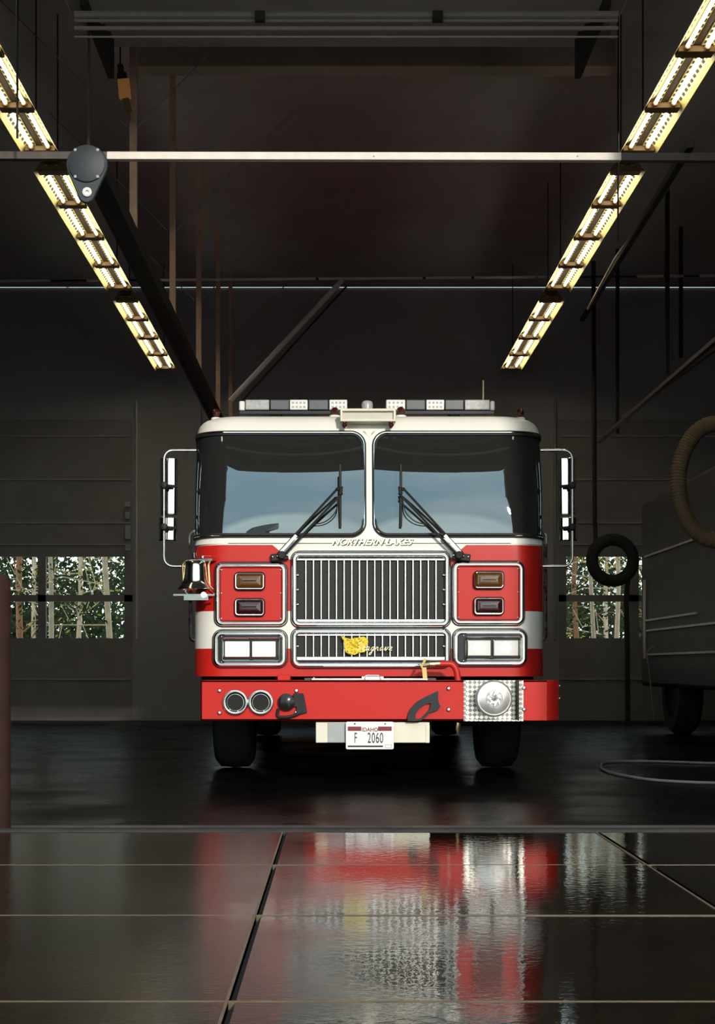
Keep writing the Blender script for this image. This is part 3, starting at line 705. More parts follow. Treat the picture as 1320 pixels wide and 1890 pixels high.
# flood light box
YW = 10.5
q = rrect(X(628, YW), X(731, YW), Z(778, YW), Z(754, YW), .006, 3)
fl = MB().frame(q, [(0, -.1), (0, 0), (-.004, .004), (-.016, .004), (-.018, -.03)], facing(YW)).build('flood_light', M['cream'], T); lab(fl, 'flat cream framed flood light on the roof edge')
b = MB(); b.prism(q(-.012), facing(YW), -.04, -.025); b.build('lens', M['floodlens'], fl, smooth=None)
b = MB(); b.prism(q(-.002), facing(YW), -.11, -.10); b.build('back_plate', M['cream'], fl, smooth=None)
for px in (636, 722):
    b = MB(); b.tube([P(px, 779, YW+.02), P(px, 786, YW+.02)], .018, 10); b.lathe([(.001, -.03), (.018, -.02), (.018, .04)], P(px, 785, YW+.0), 'y', 10); b.build('mount', M['darkred'], fl)
for px, py, r_, yy in ((399, 762, .030, 10.9), (960, 762, .030, 10.9), (618, 760, .033, 10.8), (740, 759, .033, 10.8)):
    c = P(px, py, yy)
    b = MB(); b.lathe([(r_*1.2, 2.60-c[2]), (r_*1.25, 2.615-c[2]), (r_, 2.62-c[2])], c, 'z', 16); o = b.build('marker_light', M['white'], T); lab(o, 'small dark red roof marker light on a white foot')
    b = MB(); zc = max(c[2], 2.625); b.lathe([(r_*.2, -r_), (r_*.8, -r_*.6), (r_, 0), (r_*.8, r_*.6), (r_*.4, r_*.9), (.001, r_)], (c[0], c[1], zc), 'z', 16); b.build('dome', M['darkred'], o)
b = MB(); b.tube([P(893, 762, 11.6), P(893, 702, 11.6)], .012, 8, rs=[.016, .01]); o = b.build('antenna', M['brass'], T)
# body behind the cab, wheels, chassis
b = MB(); b.box(CX-1.2, CX+1.2, 13.0, 19.2, .62, 2.45); b.build('rear_body', M['red'], T, bevel=.03)
b = MB(); b.box(CX-1.22, CX+1.22, 13.3, 19.0, 1.15, 1.19); b.box(CX-1.22, CX+1.22, 13.3, 19.0, 2.0, 2.04); b.build('body_trim', M['satin'], T)
b = MB(); b.box(CX-.45, CX-.33, 10.2, 19, .5, .72); b.box(CX+.33, CX+.45, 10.2, 19, .5, .72); b.box(CX-1.0, CX+1.0, 11.72, 11.88, .42, .56); b.box(CX-.35, CX+.35, 11, 12.6, .42, .9); b.box(CX-1.0, CX+1.0, 17.2, 17.4, .42, .56)
b.build('chassis', M['under'], T, smooth=None)
for sx in (-1, 1):
    for yw in (11.8, 17.3):
        c = (CX + sx*1.03, yw, .5)
        b = MB(); b.lathe([(.3, -.15), (.44, -.15), (.49, -.11), (.5, 0), (.49, .11), (.44, .15), (.3, .15)], c, 'x', 40, cap0=False, cap1=False); w = b.build('wheel', M['tyre'], T, smooth=50)
        b = MB(); b.lathe([(.3, -.12), (.28, 0), (.3, .12)], c, 'x', 32); b.lathe([(.12, .0), (.11, sx*.14), (.06, sx*.17)], c, 'x', 16); b.build('rim', M['satin'], w)
for sx in (-1, 1):
    b = MB(); b.bar((CX+sx*.95, 12.5, .3), (CX+sx*.95, 12.5, .68), .4, .01, up=(0, 1, 0)); b.build('mud_flap', M['black'], T, smooth=None)
for pxx, pyy in ((336, 1275), (336, 1296)):
    b = MB(); b.lathe([(.001, -.01), (.008, 0)], P(pxx, pyy, 10.9), 'y', 8)
b = MB(); b.box(CX-CW+.0, CX-CW+.2, 11.15, 11.5, .45, .73); b.box(CX+CW-.2, CX+CW, 11.15, 11.5, .45, .73); b.build('cab_step', M['under'], T, bevel=.01)

# ================================================================== BUILDING
HX0, HX1, Y0b, Y1b, HZ = -8.2, 8.2, 7.2, 22.0, 6.4
def struct(name, bm, m, **k): return tag(bm.build(name, m, **k), kind='structure')
b = MB(); b.box(HX0, HX1, Y0b+.02, Y1b+.3, -.2, 0); struct('floor', b, M['floorin'], smooth=None)
b = MB(); b.box(HX0, HX1, Y0b, Y1b, HZ, HZ+.2); struct('ceiling', b, M['ceil'], smooth=None)
b = MB(); b.box(HX0-.2, HX0, Y0b, Y1b+.3, 0, HZ); struct('wall_left', b, M['dark'], smooth=None)
b = MB(); b.box(HX1, HX1+.2, Y0b, Y1b+.3, 0, HZ); struct('wall_right', b, M['dark'], smooth=None)
# front wall with an open middle bay and two closed bays
OX0, OX1, OZ = -2.15, 2.10, 4.5
b = MB(); b.box(HX0, OX0, Y0b, Y0b+.3, 0, HZ); b.box(OX1, HX1, Y0b, Y0b+.3, 0, HZ); b.box(OX0, OX1, Y0b, Y0b+.3, OZ, HZ)
struct('wall_front', b, M['facade'], smooth=None)
b = MB(); b.box(HX0-.6, HX1+.6, Y0b-.3, Y1b+.6, HZ+.2, HZ+.4); struct('roof', b, M['roofing'], smooth=None)
b = MB(); b.box(-1.62, 2.25, 12.0, 12.2, Z(122, 12), Z(72, 12)); b.box(-1.6, -1.5, 12, 12.2, Z(72, 12), HZ); b.box(2.1, 2.2, 12, 12.2, Z(72, 12), HZ); struct('trim_2', b, M['post2'], smooth=None)
# back wall: doors in three bays
WL = [(-7.2, -3.02), (-1.95, 2.25), (3.28, 7.46)]
DZ = 4.45
b = MB(); xs = [HX0] + [v for w in WL for v in w] + [HX1]
for i in range(0, len(xs), 2): b.box(xs[i], xs[i+1], Y1b+.02, Y1b+.3, 0, DZ)
b.box(HX0, HX1, Y1b+.02, Y1b+.3, DZ, HZ); struct('wall_back', b, M['dark'], smooth=None)
wz = [Z(1178, 22), Z(1110, 22), Z(1098, 22), Z(1027, 22)]       # window band
for di, (dx0, dx1) in enumerate(WL):
    b = MB(); yb0, yb1 = Y1b+.02, Y1b+.09
    if di == 0: cuts = [(-6.95, -5.75), (-5.62, -4.42), (X(84, 22), X(229, 22))]
    elif di == 2: cuts = [(X(1046, 22), X(1160, 22)), (X(1180, 22), X(1180, 22)+.95), (5.75, 7.1)]
    else: cuts = [(-1.75, -.55), (-.4, .8), (.95, 2.05)]
    b.box(dx0, dx1, yb0, yb1, 0, wz[0]); b.box(dx0, dx1, yb0, yb1, wz[3], DZ)
    b.box(dx0, dx1, yb0, yb1, wz[1], wz[2])
    e = [dx0] + [v for c in cuts for v in c] + [dx1]
    for i in range(0, len(e), 2): b.box(e[i], e[i+1], yb0, yb1, wz[0], wz[3])
    d = struct('door_%d' % (di+1), b, M['doorp'], smooth=None)
    b = MB()
    for z in (.61, 2.6, 2.92, 3.56, 4.2): b.box(dx0+.02, dx1-.02, yb0-.03, yb0, z-.006, z+.006)
    b.build('panel_ridge', M['ridge'], d, smooth=None)
    for c in cuts:
        for (za, zc) in ((wz[0], wz[1]), (wz[2], wz[3])):
            b = MB(); b.box(c[0], c[1], yb0+.03, yb0+.04, za, zc); b.build('window_pane', M['pane'], d, smooth=None)
    for xx, ss in ((dx0, -1), (dx1, 1)):
        b = MB(); b.box(xx+ss*.07-.012, xx+ss*.07+.012, yb0-.09, yb0-.02, Z(1180, 22), Z(740, 22)); b.build('door_track', M['conduit'] if (di == 0 and ss > 0) else M['grey'], d, smooth=None)
# pale notices on the wall strip beside the left back door
for i, (px, py, w, h) in enumerate(((235, 930, 9, 9), (235, 951, 8, 12), (236, 982, 10, 25), (236, 1010, 10, 12))):
    b = MB(); xx = X(px, 21.9); zz = Z(py, 21.9); b.box(xx-w*.004, xx+w*.004, 21.9, 21.93, zz-h*.004, zz+h*.004)
    b.box(xx-w*.0045, xx-w*.004, 21.925, 22.02, zz-.01, zz+.01)
    n_ = b.build('notice', M['paper'], smooth=None)
    tag(n_, ['topmost of four small grey plates beside the left rear door', 'second small grey plate below the topmost one by the left rear door', 'tallest and brightest pale plate beside the left rear door', 'lowest pale plate just above window level by the left rear door'][i], 'sign', 'small plates beside the rear door')

# apron slabs with joints; each slab has settled a little differently
def apron():
    xe = [-9, -4.77, -3.26, -1.76, -.25, 1.26, 2.77, 4.28, 9]; ye = [-3.0, -.2, 1.05, 2.30, 3.55, 4.78, 5.995, 7.2]
    b = MB(); g = .009; R = random.Random(3)
    for i in range(len(xe)-1):
        for j in range(len(ye)-1):
            x0, x1, y0, y1 = xe[i]+g, xe[i+1]-g, ye[j]+g*.6, ye[j+1]-g*.6
            tx, ty = R.uniform(-.0012, .0012), R.uniform(-.0012, .0016)
            nx, ny = 1, 1
            xm, ym = (x0+x1)/2, (y0+y1)/2
            z = lambda x, y: tx*(x-xm) + ty*(y-ym)
            vs = [(x, y, z(x, y)) for (x, y) in ((x0, y0), (x1, y0), (x1, y1), (x0, y1))]
            vb = [(x, y, -.15) for x, y, _ in vs]
            b.add(vs+vb, [(0,1,2,3), (0,4,5,1), (1,5,6,2), (2,6,7,3), (3,7,4,0)])
    o = b.build('driveway_apron', M['wet'], smooth=None); tag(o, kind='structure')
    b = MB(); b.box(-9, 9, -3, 7.2, -.14, -.02); s = b.build('joint_filler', M['joint'], o, smooth=None)
    b = MB()
    for x in xe[1:-1]: b.box(x-g-.008, x-g, -3, 7.19, -.02, .0022)
    for y in ye[1:-1]: b.box(-9, 9, y+.004, y+.007, -.02, .0022)
    b.build('joint_lip', M['lip'], o, smooth=None)
apron()
b = MB(); b.box(OX0, OX1, 7.2, 7.3, -.02, .006); b.box(OX0, OX1, 7.38, 7.40, -.02, .012); struct('trim_1', b, M['rail'], smooth=None)
b = MB(); b.box(-60, 60, -60, -3.0, -.3, -.03); b.box(-60, -9, -3, 70, -.3, -.03); b.box(9, 60, -3, 70, -.3, -.03); b.box(-9, 9, Y1b+.3, 70, -.3, -.03)
tag(b.build('ground', M['ground'], smooth=None), kind='structure')

# red bollard at the left jamb
b = MB(); c = (X(0, 7.35), 7.35, 0); b.lathe([(.052, -.02), (.052, 1.2), (.045, 1.235), (.02, 1.255), (.001, 1.26)], c, 'z', 24)
tag(b.build('bollard', M['bollard']), 'rusty red steel bollard at the far left edge of the doorway', 'bollard')

# long square bar across the bay
YQ = 9.0
b = MB(); b.bar((X(198, YQ), YQ, Z(289, YQ)), (X(1146, YQ), YQ, Z(291, YQ)), .05, .046)
o = b.build('crossbar', M['bar'], bevel=.003); tag(o, 'long pale square bar hung across the bay near the ceiling lights', 'bar')
b = MB(); b.bar((-2.9, YQ, Z(288, YQ)), (X(199, YQ), YQ, Z(289, YQ)), .05, .046); b.build('bar_shade_end', M['brownshade'], o, bevel=.003); b = MB(); b.bar((X(1146, YQ), YQ, Z(291, YQ)), (2.9, YQ, Z(293, YQ)), .05, .046); b.build('bar_shade_end', M['brownshade'], o, bevel=.003)  # same bar continued: ends coloured dark for the shade beside the lit span
for px in (690, 1065):
    b = MB(); b.lathe([(.001, -.004), (.006, 0)], (X(px, YQ), YQ-.025, Z(291, YQ)), 'y', 8); b.build('rivet', M['grey'], o)
for xx in (-2.85, 2.85):
    b = MB(); b.tube([(xx, YQ, Z(289, YQ)), (xx, YQ, HZ)], .012, 6); b.build('hanger_rod', M['rail'], o)
# teardrop housing
YH = 8.93
def teardrop(k=1., o_=0):
    s = YH/F; c = (X(162, YH), Z(307, YH)); pts = []
    for i in range(25):
        t = math.radians(-20 + 220*i/24); pts.append((c[0]+(38+o_)*s*math.cos(t), c[1]+(36+o_)*s*math.sin(t)))
    e = (X(161, YH), Z(362, YH))
    for i in range(9):
        t = math.radians(200 + 140*i/8); pts.append((e[0]+(15+o_)*s*math.cos(t), e[1]+(15+o_)*s*math.sin(t)))
    return pts
b = MB(); b.prism(teardrop(), facing(YH), 0, .035); hs = b.build('gear_housing', M['housing'], bevel=.006)
tag(hs, 'charcoal teardrop shaped gear housing on the left of the pale crossbar', 'gear housing')
b = MB(); s_ = YH/F; b.lathe([(34*s_, 0), (34*s_, -.012), (32*s_, -.015), (.001, -.015)], (X(162, YH), YH-.035, Z(306, YH)), 'y', 36); cv = b.build('cover', M['housing'], hs, smooth=30)
for ang in (50, 130, 230, 310):
    b = MB(); b.lathe([(.001, -.01), (.009, -.008), (.011, 0)], (X(162, YH)+32*s_*math.cos(math.radians(ang)), YH-.042, Z(306, YH)+32*s_*math.sin(math.radians(ang))), 'y', 8); b.build('bolt', M['grey'], hs)
b = MB(); b.lathe([(.028, 0), (.028, -.01), (.020, -.014), (.011, -.012), (.010, -.004)], P(161, 355, YH-.036), 'y', 24, cap1=False); b.build('hub', M['platewhite'], hs)
b = MB(); b.box(X(162, YH)-.03, X(162, YH)+.03, YH, YH+.05, Z(300, YH), Z(280, YH)); b.tube([(X(162, YH), YH+.03, Z(280, YH)), (X(162, YH), YH+.03, HZ)], .01, 6); b.build('mount', M['rail'], hs, smooth=None)

# raised door panels (ribbed) under the header
b = MB(); yy0, yy1 = 8.6, 9.7; zz = 5.0
for k in range(5):
    yk = 8.85 + k*.26; zk = Z(8 + 15*k, yk) if k < 4 else Z(68, yk)
    b.box(-1.62, 1.73, yk, yk+.24, zk+.03, zk+.08)
dr = b.build('raised_door', M['doorp'], bevel=.01); tag(dr, 'ribbed overhead door rolled up under the ceiling at the top', 'door')
b = MB()
for (py, r_, m_) in ((27, .022, 0), (38, .010, 0), (52, .012, 0), (68, .006, 0)):
    yk = 8.8; b.tube([(-1.55, yk, Z(py, yk)), (1.66, yk, Z(py, yk))], r_, 8)
b.build('rib', M['post2'], dr)
for px in (480, 808):
    b = MB(); b.box(X(px, 8.78)-.03, X(px, 8.78)+.03, 8.76, 8.8, Z(40, 8.78), Z(22, 8.78)); b.build('bracket', M['rail'], dr, smooth=None)
for xx in (-1.5, 1.6):
    b = MB(); b.box(xx-.02, xx+.02, 8.8, 9.9, Z(10, 8.8), HZ); b.build('hanger', M['rail'], dr, smooth=None)

# fluorescent fixtures: one made, five copied
def make_fixture():
    L = 4.06; root = empty('fluorescent_fixture', (0, 0, 0))
    # local frame: x across, y along, z=0 lamp level
    b = MB(); b.box(-.06, .06, 0, L, .01, .09); b.build('housing', M['brownch'], root, bevel=.004)
    for s in (-1, 1):
        # wing: three strips with a row of slots between tube and wing
        b = MB()
        b.add([(s*.06, 0, .05), (s*.06, L, .05), (s*.088, L, .035), (s*.088, 0, .035)], [(0,1,2,3)])
        b.add([(s*.098, 0, .03), (s*.098, L, .03), (s*.15, L, -.045), (s*.15, 0, -.045), (s*.154, 0, -.043), (s*.154, L, -.043), (s*.101, L, .034), (s*.101, 0, .034)], [(0,1,2,3),(3,2,5,4),(4,5,6,7)])
        ns = 44
        for k in range(ns):      # bridges between the slots
            y0 = L*k/ns; y1 = y0 + L/ns*.45
            b.add([(s*.088, y0, .035), (s*.088, y1, .035), (s*.098, y1, .03), (s*.098, y0, .03)], [(0,1,2,3)])
        b.box(*sorted((s*.030, s*.060)), 0, L, .004, .0095)
        b.build('reflector', M['reflector'], root, smooth=None)
        b = MB()
        for k in range(48):
            y0 = L*(k+.3)/48; b.box(*sorted((s*.036, s*.050)), y0, y0+.045, .0015, .006)
            p0, p1 = Vector((s*.104, y0, .019)), Vector((s*.117, y0, .001))
            q = Vector((-s*.003, 0, -.002)); e = Vector((0, .045, 0)); b.add([p0+q, p1+q, p1+q+e, p0+q+e], [(0, 1, 2, 3)])
        o_ = b.build('vent_slots', M['slot'], root, smooth=None); o_['kind'] = 'stuff'
        for q in range(4):
            y0 = L*q/4 + .05; y1 = L*(q+1)/4 - .05
            b = MB(); b.tube([(s*.068, y0, -.005), (s*.068, y1, -.005)], .013, 10); b.build('tube', M['tube'], root)
    for q in range(5):
        y = L*q/4; y = min(max(y, .09), L-.09)
        b = MB(); b.box(-.125, .125, y-.055, y+.055, -.034, .01)
        for s in (-1, 1): b.lathe([(.022, -.085), (.022, .085)], (s*.068, y, -.010), 'y', 10)
        b.build('lamp_holder', M['tan'], root, bevel=.006)
    for y in (.02, L-.02):
        b = MB(); b.prism([(-.154, -.045), (-.1, .032), (-.06, .09), (.06, .09), (.1, .032), (.154, -.045), (.1, -.02), (-.1, -.02)], lambda a, c, h: (a, h, c), y-.006, y+.006); b.build('end_plate', M['tan'], root, smooth=None)
    for y in (.3, L-.3):
        b = MB(); b.tube([(0, y, .09), (0, y, HZ-5.0)], .006, 6); b.build('hanger_wire', M['rail'], root)
    return root
fx = make_fixture()
HL = 4.2
names = {(-1, 0): 'left row fluorescent fixture nearest the camera, above the crossbar', (-1, 1): 'middle fluorescent fixture of the left row, behind the gear housing', (-1, 2): 'farthest small fluorescent fixture of the left row',
         (1, 0): 'right row fluorescent fixture nearest the camera, above the crossbar', (1, 1): 'middle fluorescent fixture of the right row, below the crossbar end', (1, 2): 'farthest small fluorescent fixture of the right row'}
first = True
for s in (-1, 1):
    for k, y0 in enumerate((8.12, 12.50, 16.93)):
        o = fx if first else copy_tree(fx); first = False
        o.location = (-2.40 if s < 0 else 2.44, y0, 5.0)
        tag(o, names[(s, k)], 'ceiling light', 'fluorescent fixtures in two rows')
# second rows' single hanging cords
for i, (px, y0, y1, yy) in enumerate(((32, 100, 255, 8.6), (1141, 330, 445, 11.5))):
    b = MB(); b.tube([(X(px, yy), yy, Z(y1, yy)), (X(px, yy), yy, HZ)], .007, 6)
    tag(b.build('drop_cable', M['black']), ['thin black cord hanging before the left light row', 'thin black cord hanging before the right light row'][i], 'cord')

# exhaust rail with posts and braces
RX, RZ = -1.545, 4.0
b = MB(); b.bar((RX, 9.35, RZ), (RX, 21.9, RZ), .13, .11); rl = b.build('exhaust_rail', M['rail'], bevel=.01)
tag(rl, 'dark steel rail running back from the upper left above the engine', 'rail')
b = MB(); b.bar((RX-.06, 9.5, RZ-.06), (RX-.06, 21.5, RZ-.06), .03, .03); b.build('rail_lip', M['rail'], rl)
for i, yy in enumerate((11.1, 13.75, 16.35, 19.0, 21.2)):
    b = MB(); b.bar((RX+.03, yy, RZ+.05), (RX+.03, yy, HZ), .055, .05, up=(0, 1, 0)); b.build('post', M['post'], rl, smooth=None)
    b = MB(); b.tube([(RX+.06, yy, 4.82), (RX+1.15, yy, 5.93+ (0 if i else -.0))], .006, 6); b.tube([(RX-.02, yy, 4.82), (RX-1.1, yy, 5.9)], .005, 6); b.build('brace_rod', M['rod'], rl)
# orange hanging lamp
yy = 11.0
b = MB(); b.bar(P(228, 147, yy), P(231, 182, yy), .085, .05, up=(0, 1, 0)); o = b.build('hanging_lamp', M['orange'], bevel=.004); tag(o, 'small orange lamp hanging at the upper left beside a brown post', 'lamp')
b = MB(); b.bar(P(222, 120, yy), P(224, 138, yy), .04, .04, up=(0, 1, 0)); b.bar(P(225, 136, yy), P(226, 147, yy), .07, .05, up=(0, 1, 0)); b.tube([P(222, 122, yy), (X(222, yy), yy, HZ)], .006, 6); b.build('cap', M['rail'], o, smooth=None)
b = MB(); b.prism([(X(230, yy), Z(205, yy)), (X(240, yy), Z(203, yy)), (X(241, yy), Z(225, yy))], facing(yy), 0, .02); b.bar(P(232, 182, yy), P(237, 206, yy), .05, .03, up=(0, 1, 0)); b.build('shade_tip', M['tan'], o, smooth=None)

# white conduit across and slanted strut
yy = 18.0
segs = [(-20, 92), (160, 183), (285, 583), (588, 780), (786, 870), (875, 990), (992, 1022), (1176, 1225), (1232, 1262), (1292, 1340)]
b = MB(); b.tube([P(-30, 519, yy+.03), P(1350, 509, yy+.03)], .011, 6); cd = b.build('ceiling_conduit', M['rail']); tag(cd, 'thin white conduit running the full width high at the back', 'conduit')
for (a, c) in segs:
    f = lambda p: 519 - 10*p/1320
    b = MB(); b.tube([P(a, f(a), yy), P(c, f(c), yy)], .017, 8); b.build('conduit_piece', M['conduit'], cd)
b = MB(); b.tube([P(632, 517, yy-.05), P(425, 740, yy-.05)], .032, 8); sl = b.build('slanted_strut', M['conduit']); tag(sl, 'pale slanted pipe from the conduit down behind the cab', 'pipe')
b = MB(); b.tube([P(640, 528, yy+.1), P(445, 742, yy+.1)], .012, 8); b.build('dark_pipe', M['rail'], sl)
b = MB(); b.lathe([(.001, -.05), (.05, -.04), (.05, .04), (.001, .05)], P(1020, 521, yy-.2), 'z', 14); b.tube([P(1020, 515, yy-.2), (X(1020, yy-.2), yy-.2, HZ)], .005, 6)
tag(b.build('smoke_detector', M['reflector']), 'small round yellow-white ceiling lamp left of the right light row', 'lamp')
# right hand rail, posts, diagonal rails
b = MB(); b.bar((X(1275, 8.9), 8.9, Z(265, 8.9)), (X(1075, 18.5), 18.5, Z(590, 18.5)), .05, .05); o = b.build('exhaust_rail', M['rail'], bevel=.006)
tag(o, 'thin dark rail outside the right row of lights', 'rail')
b = MB(); b.tube(arc_pts([P(1250, 300, 10), P(1235, 345, 10.5), P(1180, 420, 12), P(1140, 470, 13.5), P(1085, 570, 17)], .3), .013, 6); b.build('cable', M['post'], o)
for i, (px, y0, y1, yy) in enumerate(((1232, 560, 692, 17), (1257, 600, 660, 19), (1140, 620, 800, 20))):
    b = MB(); b.bar((X(px, yy), yy, Z(y1, yy)), (X(px, yy), yy, HZ), .045, .04, up=(0, 1, 0))
    tag(b.build('hanging_post', M['rail'], smooth=None), ['brown hanging post at the right above the diagonal rail', 'short thin post right of the brown one above the diagonal rail', 'faint thin hanging post right of the engine'][i], 'post')
b = MB(); b.bar(P(1340, 612, 13), P(1105, 815, 19.5), .05, .04); b.bar(P(1340, 630, 13.1), P(1150, 770, 18), .03, .03); tag(b.build('diagonal_rail', M['brownshade']), 'brown double rail sloping down from the right edge', 'rail')

# hose loops
b = MB(); yy = 12.0; pts = []
for k in range(40):
    t = 2*PI*k/40; pts.append(P(1322 + 70*math.cos(t), 890 + 108*math.sin(t), yy))
b.tube(pts, .06, 14, closed=True)
for k in range(0, 40):
    p = Vector(pts[k]); q = Vector(pts[(k+1) % 40]); 
    for j in range(3):
        c = p.lerp(q, j/3); d = (q-p).normalized()*.008; b.tube([c-d, c+d], .066, 14)
b.tube([P(1345, 790, yy+.08), (X(1345, yy), yy+.1, HZ)], .055, 10)
tag(b.build('exhaust_hose', M['hosebrown'], smooth=60), 'ribbed brown exhaust hose looped at the right edge', 'hose')
b = MB(); yy = 20.5; pts = [P(1131 + 38*math.sin(t), 1034 - 38*math.cos(t), yy) for t in [2*PI*k/32 for k in range(32)]]
b.tube(pts, .085, 12, closed=True); b.tube([P(1100, 1005, yy+.1), P(1098, 960, yy+.1), (X(1098, yy), yy+.1, HZ)], .03, 10); b.tube([P(1160, 1060, yy), P(1156, 1110, yy), P(1158, 1185, yy), (X(1159, yy), yy, 0)], .035, 10)
tag(b.build('hose_coil', M['tyre'], smooth=60), 'black coiled hose hanging in front of the right rear window', 'hose')

# dark engine parked in the right-hand bay
dk = empty('utility_truck', (5.1, 16, 0)); tag(dk, 'dark truck parked in the unlit bay at the right', 'truck')
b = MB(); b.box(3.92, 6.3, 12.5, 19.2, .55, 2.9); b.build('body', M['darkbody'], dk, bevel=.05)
b = MB()
for (z, y0, y1) in ((2.19, 15.5, 18.9), (1.38, 16.2, 18.9), (1.25, 15.0, 18.8), (.95, 14.5, 18.8)): b.box(3.90, 3.93, y0, y1, z-.012, z+.012)
b.build('side_trim', M['ridge'], dk, smooth=None)
b = MB(); b.box(3.905, 3.93, 18.9, 19.0, .9, 1.9); b.build('corner_strip', M['ridge'], dk, smooth=None)
b = MB(); b.tube(arc_pts([(3.92, 18.3, 1.05), (3.80, 18.3, 1.0), (3.82, 18.2, .7), (3.85, 18.1, .18)], .1), .008, 6); b.build('ground_cable', M['rod'], dk)
for yw in (13.6, 17.6):
    for xx in (4.08, 6.12):
        b = MB(); c = (xx, yw, .5); b.lathe([(.3, -.14), (.45, -.14), (.5, -.08), (.5, .08), (.45, .14), (.3, .14)], c, 'x', 32, cap0=False, cap1=False); w = b.build('wheel', M['tyre'], dk)
        b = MB(); b.lathe([(.3, -.1), (.28, 0), (.3, .1)], c, 'x', 24); b.build('rim', M['rail'], w)
# hose on the floor
b = MB(); b.tube(arc_pts([(3.3, 12.0, .012), (2.25, 12.6, .012), (1.98, 11.2, .012), (2.2, 10.2, .012), (2.9, 9.95, .012), (4.4, 9.8, .012)], .6, 10), .010, 8)
tag(b.build('floor_cable', M['rod']), 'thin pale cable curving over the floor at the lower right of the bay', 'cable')

# ================================================================== TREES beyond the rear windows
def tree(x, y, h, r, barkm, leafm, lab_, dens, seed, lean=.0):
    R = random.Random(seed); root = empty('tree', (x, y, -.05)); b = MB()
    pts = [(x + lean*k/6*h + R.uniform(-.04, .04), y, -.05 + h*k/6) for k in range(7)]
    r *= .62; b.tube(pts, r, 9, rs=[r*(1.15 - .12*k) for k in range(7)])
    tips = []
    for k in range(22):
        z = R.uniform(.8, h*.95); a = R.uniform(0, 2*PI); l = R.uniform(.5, 1.5); p = Vector((x + lean*z, y, z))
        q = p + Vector((math.cos(a)*l*.55, math.sin(a)*l*.55, R.uniform(-.1, .3))); e = p + Vector((math.cos(a)*l, math.sin(a)*l, R.uniform(-.2, .7)))
        b.tube([p, q, e], .02, 5, rs=[r*.28, r*.18, .008]); tips += [q, e, (q+e)/2]
    b.build('trunk', barkm, root)
    b = MB()
    for t in tips:
        for k in range(dens):
            c = t + Vector((R.gauss(0, .28), R.gauss(0, .28), R.gauss(0, .2))); s = R.uniform(.02, .06)
            d1 = Vector((R.uniform(-1, 1), R.uniform(-1, 1), R.uniform(-1, 1))).normalized()*s; d2 = d1.orthogonal().normalized()*s*.5
            b.add([c-d1, c+d2, c+d1, c-d2], [(0, 1, 2, 3)])
    b.build('foliage', leafm, root, smooth=None)
    return tag(root, lab_, 'tree', 'trees beyond the rear windows')
tl = [
 (X(92, 25), 25, 7, .07, 'bark', 'leaf', 'straight pale trunk right of the left rear window mullion', 10, 1, 0),
 (X(200, 26), 26, 8, .085, 'bark', 'leaf2', 'thick pale mottled trunk near the right side of the left rear window', 7, 2, -.01),
 (X(36, 27), 27, 7, .10, 'bark2', 'leaf', 'rusty brown trunk seen at the far left of the left rear window', 10, 3, 0),
 (X(145, 30), 30, 7, .08, 'bark', 'leaf', 'dark leafy tree between the two pale trunks', 26, 4, .02),
 (X(60, 31), 31, 6, .08, 'bark', 'leaf', 'dark leafy tree behind the left window mullion', 24, 5, 0),
 (X(1098, 25), 25, 7, .06, 'bark', 'leaf', 'leaning pale trunk in the middle of the right rear window', 8, 6, -.03),
 (X(1141, 26), 26, 7, .07, 'bark', 'leaf', 'pale pinkish trunk at the right end of the right rear window', 8, 7, 0),
 (X(1062, 28), 28, 7, .08, 'bark2', 'leaf', 'dark green tree at the left end of the right rear window', 24, 8, 0),
 (X(1120, 31), 31, 7, .08, 'bark', 'leaf2', 'yellow green tree behind the leaning trunk', 16, 9, 0),
 (X(1195, 28), 28, 7, .08, 'bark2', 'leaf', 'tree glimpsed right of the rear window post', 14, 10, 0)]
for (x, y, h, r, bm_, lf, lb_, dn, sd, ln) in tl: tree(x, y, h, r, M[bm_], M[lf], lb_, dn, sd, ln)
# snowy bank and undergrowth behind the trees
for i, (x0, x1) in enumerate(((-9.5, -3.6), (3.6, 9))):
    R = random.Random(20+i); b = MB()
    for k in range(24000):
        c = Vector((R.uniform(x0, x1)*1.25, R.uniform(31, 36), abs(R.gauss(0, 2.0)))); s = R.uniform(.045, .115)
        d1 = Vector((R.uniform(-1, 1), R.uniform(-1, 1), R.uniform(-1, 1))).normalized()*s; d2 = d1.orthogonal().normalized()*s*.5
        b.add([c-d1, c+d2, c+d1, c-d2], [(0, 1, 2, 3)])
    tag(b.build('undergrowth', M['leaf'], smooth=None), ['dark undergrowth behind the trees of the left rear window', 'dark undergrowth behind the trees of the right rear window'][i], 'bushes', kind='stuff')

# street scene behind the camera (mirrored in glass, chrome and wet floor)
b = MB(); b.box(-16, -3, -34, -26, 0, 3.4); h1 = empty('house', (-9.5, -30, 0)); tag(h1, 'pale house across the street', 'house')
b.build('wall', M['housewall'], h1, smooth=None)
b = MB(); b.add([(-16.5, -25.5, 3.3), (-2.5, -25.5, 3.3), (-2.5, -30, 5.4), (-16.5, -30, 5.4), (-16.5, -34.5, 3.3), (-2.5, -34.5, 3.3)], [(0,1,2,3), (3,2,5,4), (0,3,4), (1,5,2)]); b.build('roof', M['roofing'], h1, smooth=None)
for k in range(4):
    b = MB(); xx = -14.6 + 3*k; b.box(xx, xx+1.3, -26.02, -25.95, 1, 2.4); b.build('window', M['blackgloss'], h1, smooth=None)

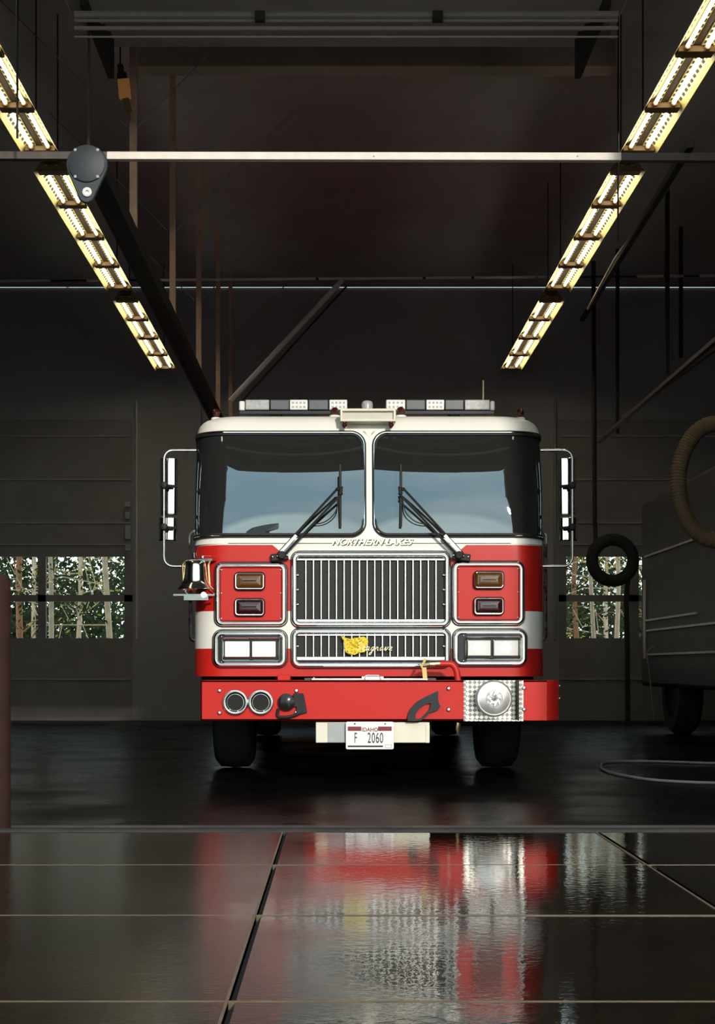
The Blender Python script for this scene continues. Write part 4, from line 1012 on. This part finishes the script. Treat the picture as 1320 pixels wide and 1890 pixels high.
# ================================================================== LIGHT
w = bpy.data.worlds.new('sky'); scn.world = w; w.use_nodes = True; nt = w.node_tree; N = nt.nodes; L = nt.links
bg = N['Background']; tc = N.new('ShaderNodeTexCoord'); sp = N.new('ShaderNodeSeparateXYZ'); L.new(tc.outputs['Generated'], sp.inputs[0])
cr = N.new('ShaderNodeValToRGB'); L.new(sp.outputs['Z'], cr.inputs[0]); e = cr.color_ramp.elements
e[0].position = 0; e[0].color = (1.1, 1.2, 1.12, 1); e[1].position = .75; e[1].color = (.75, .84, .9, 1)
q = e.new(.15); q.color = (1.1, 1.2, 1.12, 1); q = e.new(.2); q.color = (.5, .66, .72, 1); q = e.new(.5); q.color = (.5, .68, .76, 1)
nz = N.new('ShaderNodeTexNoise'); nz.inputs['Scale'].default_value = 3; nz.inputs['Detail'].default_value = 6; L.new(tc.outputs['Generated'], nz.inputs['Vector'])
mr = N.new('ShaderNodeMapRange'); mr.inputs['From Min'].default_value = .5; mr.inputs['From Max'].default_value = .85; L.new(nz.outputs['Fac'], mr.inputs['Value'])
mx = N.new('ShaderNodeMix'); mx.data_type = 'RGBA'; L.new(mr.outputs['Result'], mx.inputs['Factor']); L.new(cr.outputs[0], mx.inputs['A']); mx.inputs['B'].default_value = (.95, .95, .93, 1)
L.new(mx.outputs['Result'], bg.inputs['Color']); bg.inputs['Strength'].default_value = 2.0

sd = bpy.data.lights.new('sun', 'SUN'); sd.energy = 2.5; sd.angle = math.radians(3); sd.color = (1, .93, .82)
so = bpy.data.objects.new('sun', sd); COL.objects.link(so)
so.rotation_euler = Vector((-.25, 1, -.316)).to_track_quat('-Z', 'Y').to_euler(); so.location = (6, -20, 8)

# ================================================================== CAMERA
cd_ = bpy.data.cameras.new('camera'); cam = bpy.data.objects.new('camera', cd_); COL.objects.link(cam)
cam.location = (0, 0, H); cam.rotation_euler = (PI/2, 0, 0)
cd_.sensor_fit = 'AUTO'; cd_.sensor_width = 36; cd_.lens = F/1890*36
cd_.shift_x = (660 - VX)/1890; cd_.shift_y = (VY - 945)/1890; cd_.clip_end = 300; cd_.clip_start = .05
scn.camera = cam
vs = scn.view_settings; scn.display_settings.display_device = 'sRGB'
vs.view_transform = 'Standard'; vs.look = 'None'; vs.exposure = 0; vs.gamma = 1; vs.use_curve_mapping = False
scn.cycles.max_bounces = 8; scn.cycles.diffuse_bounces = 4; scn.cycles.glossy_bounces = 5; scn.cycles.transparent_max_bounces = 12
scn.cycles.use_denoising = True; scn.cycles.sample_clamp_indirect = 4; scn.cycles.caustics_reflective = False
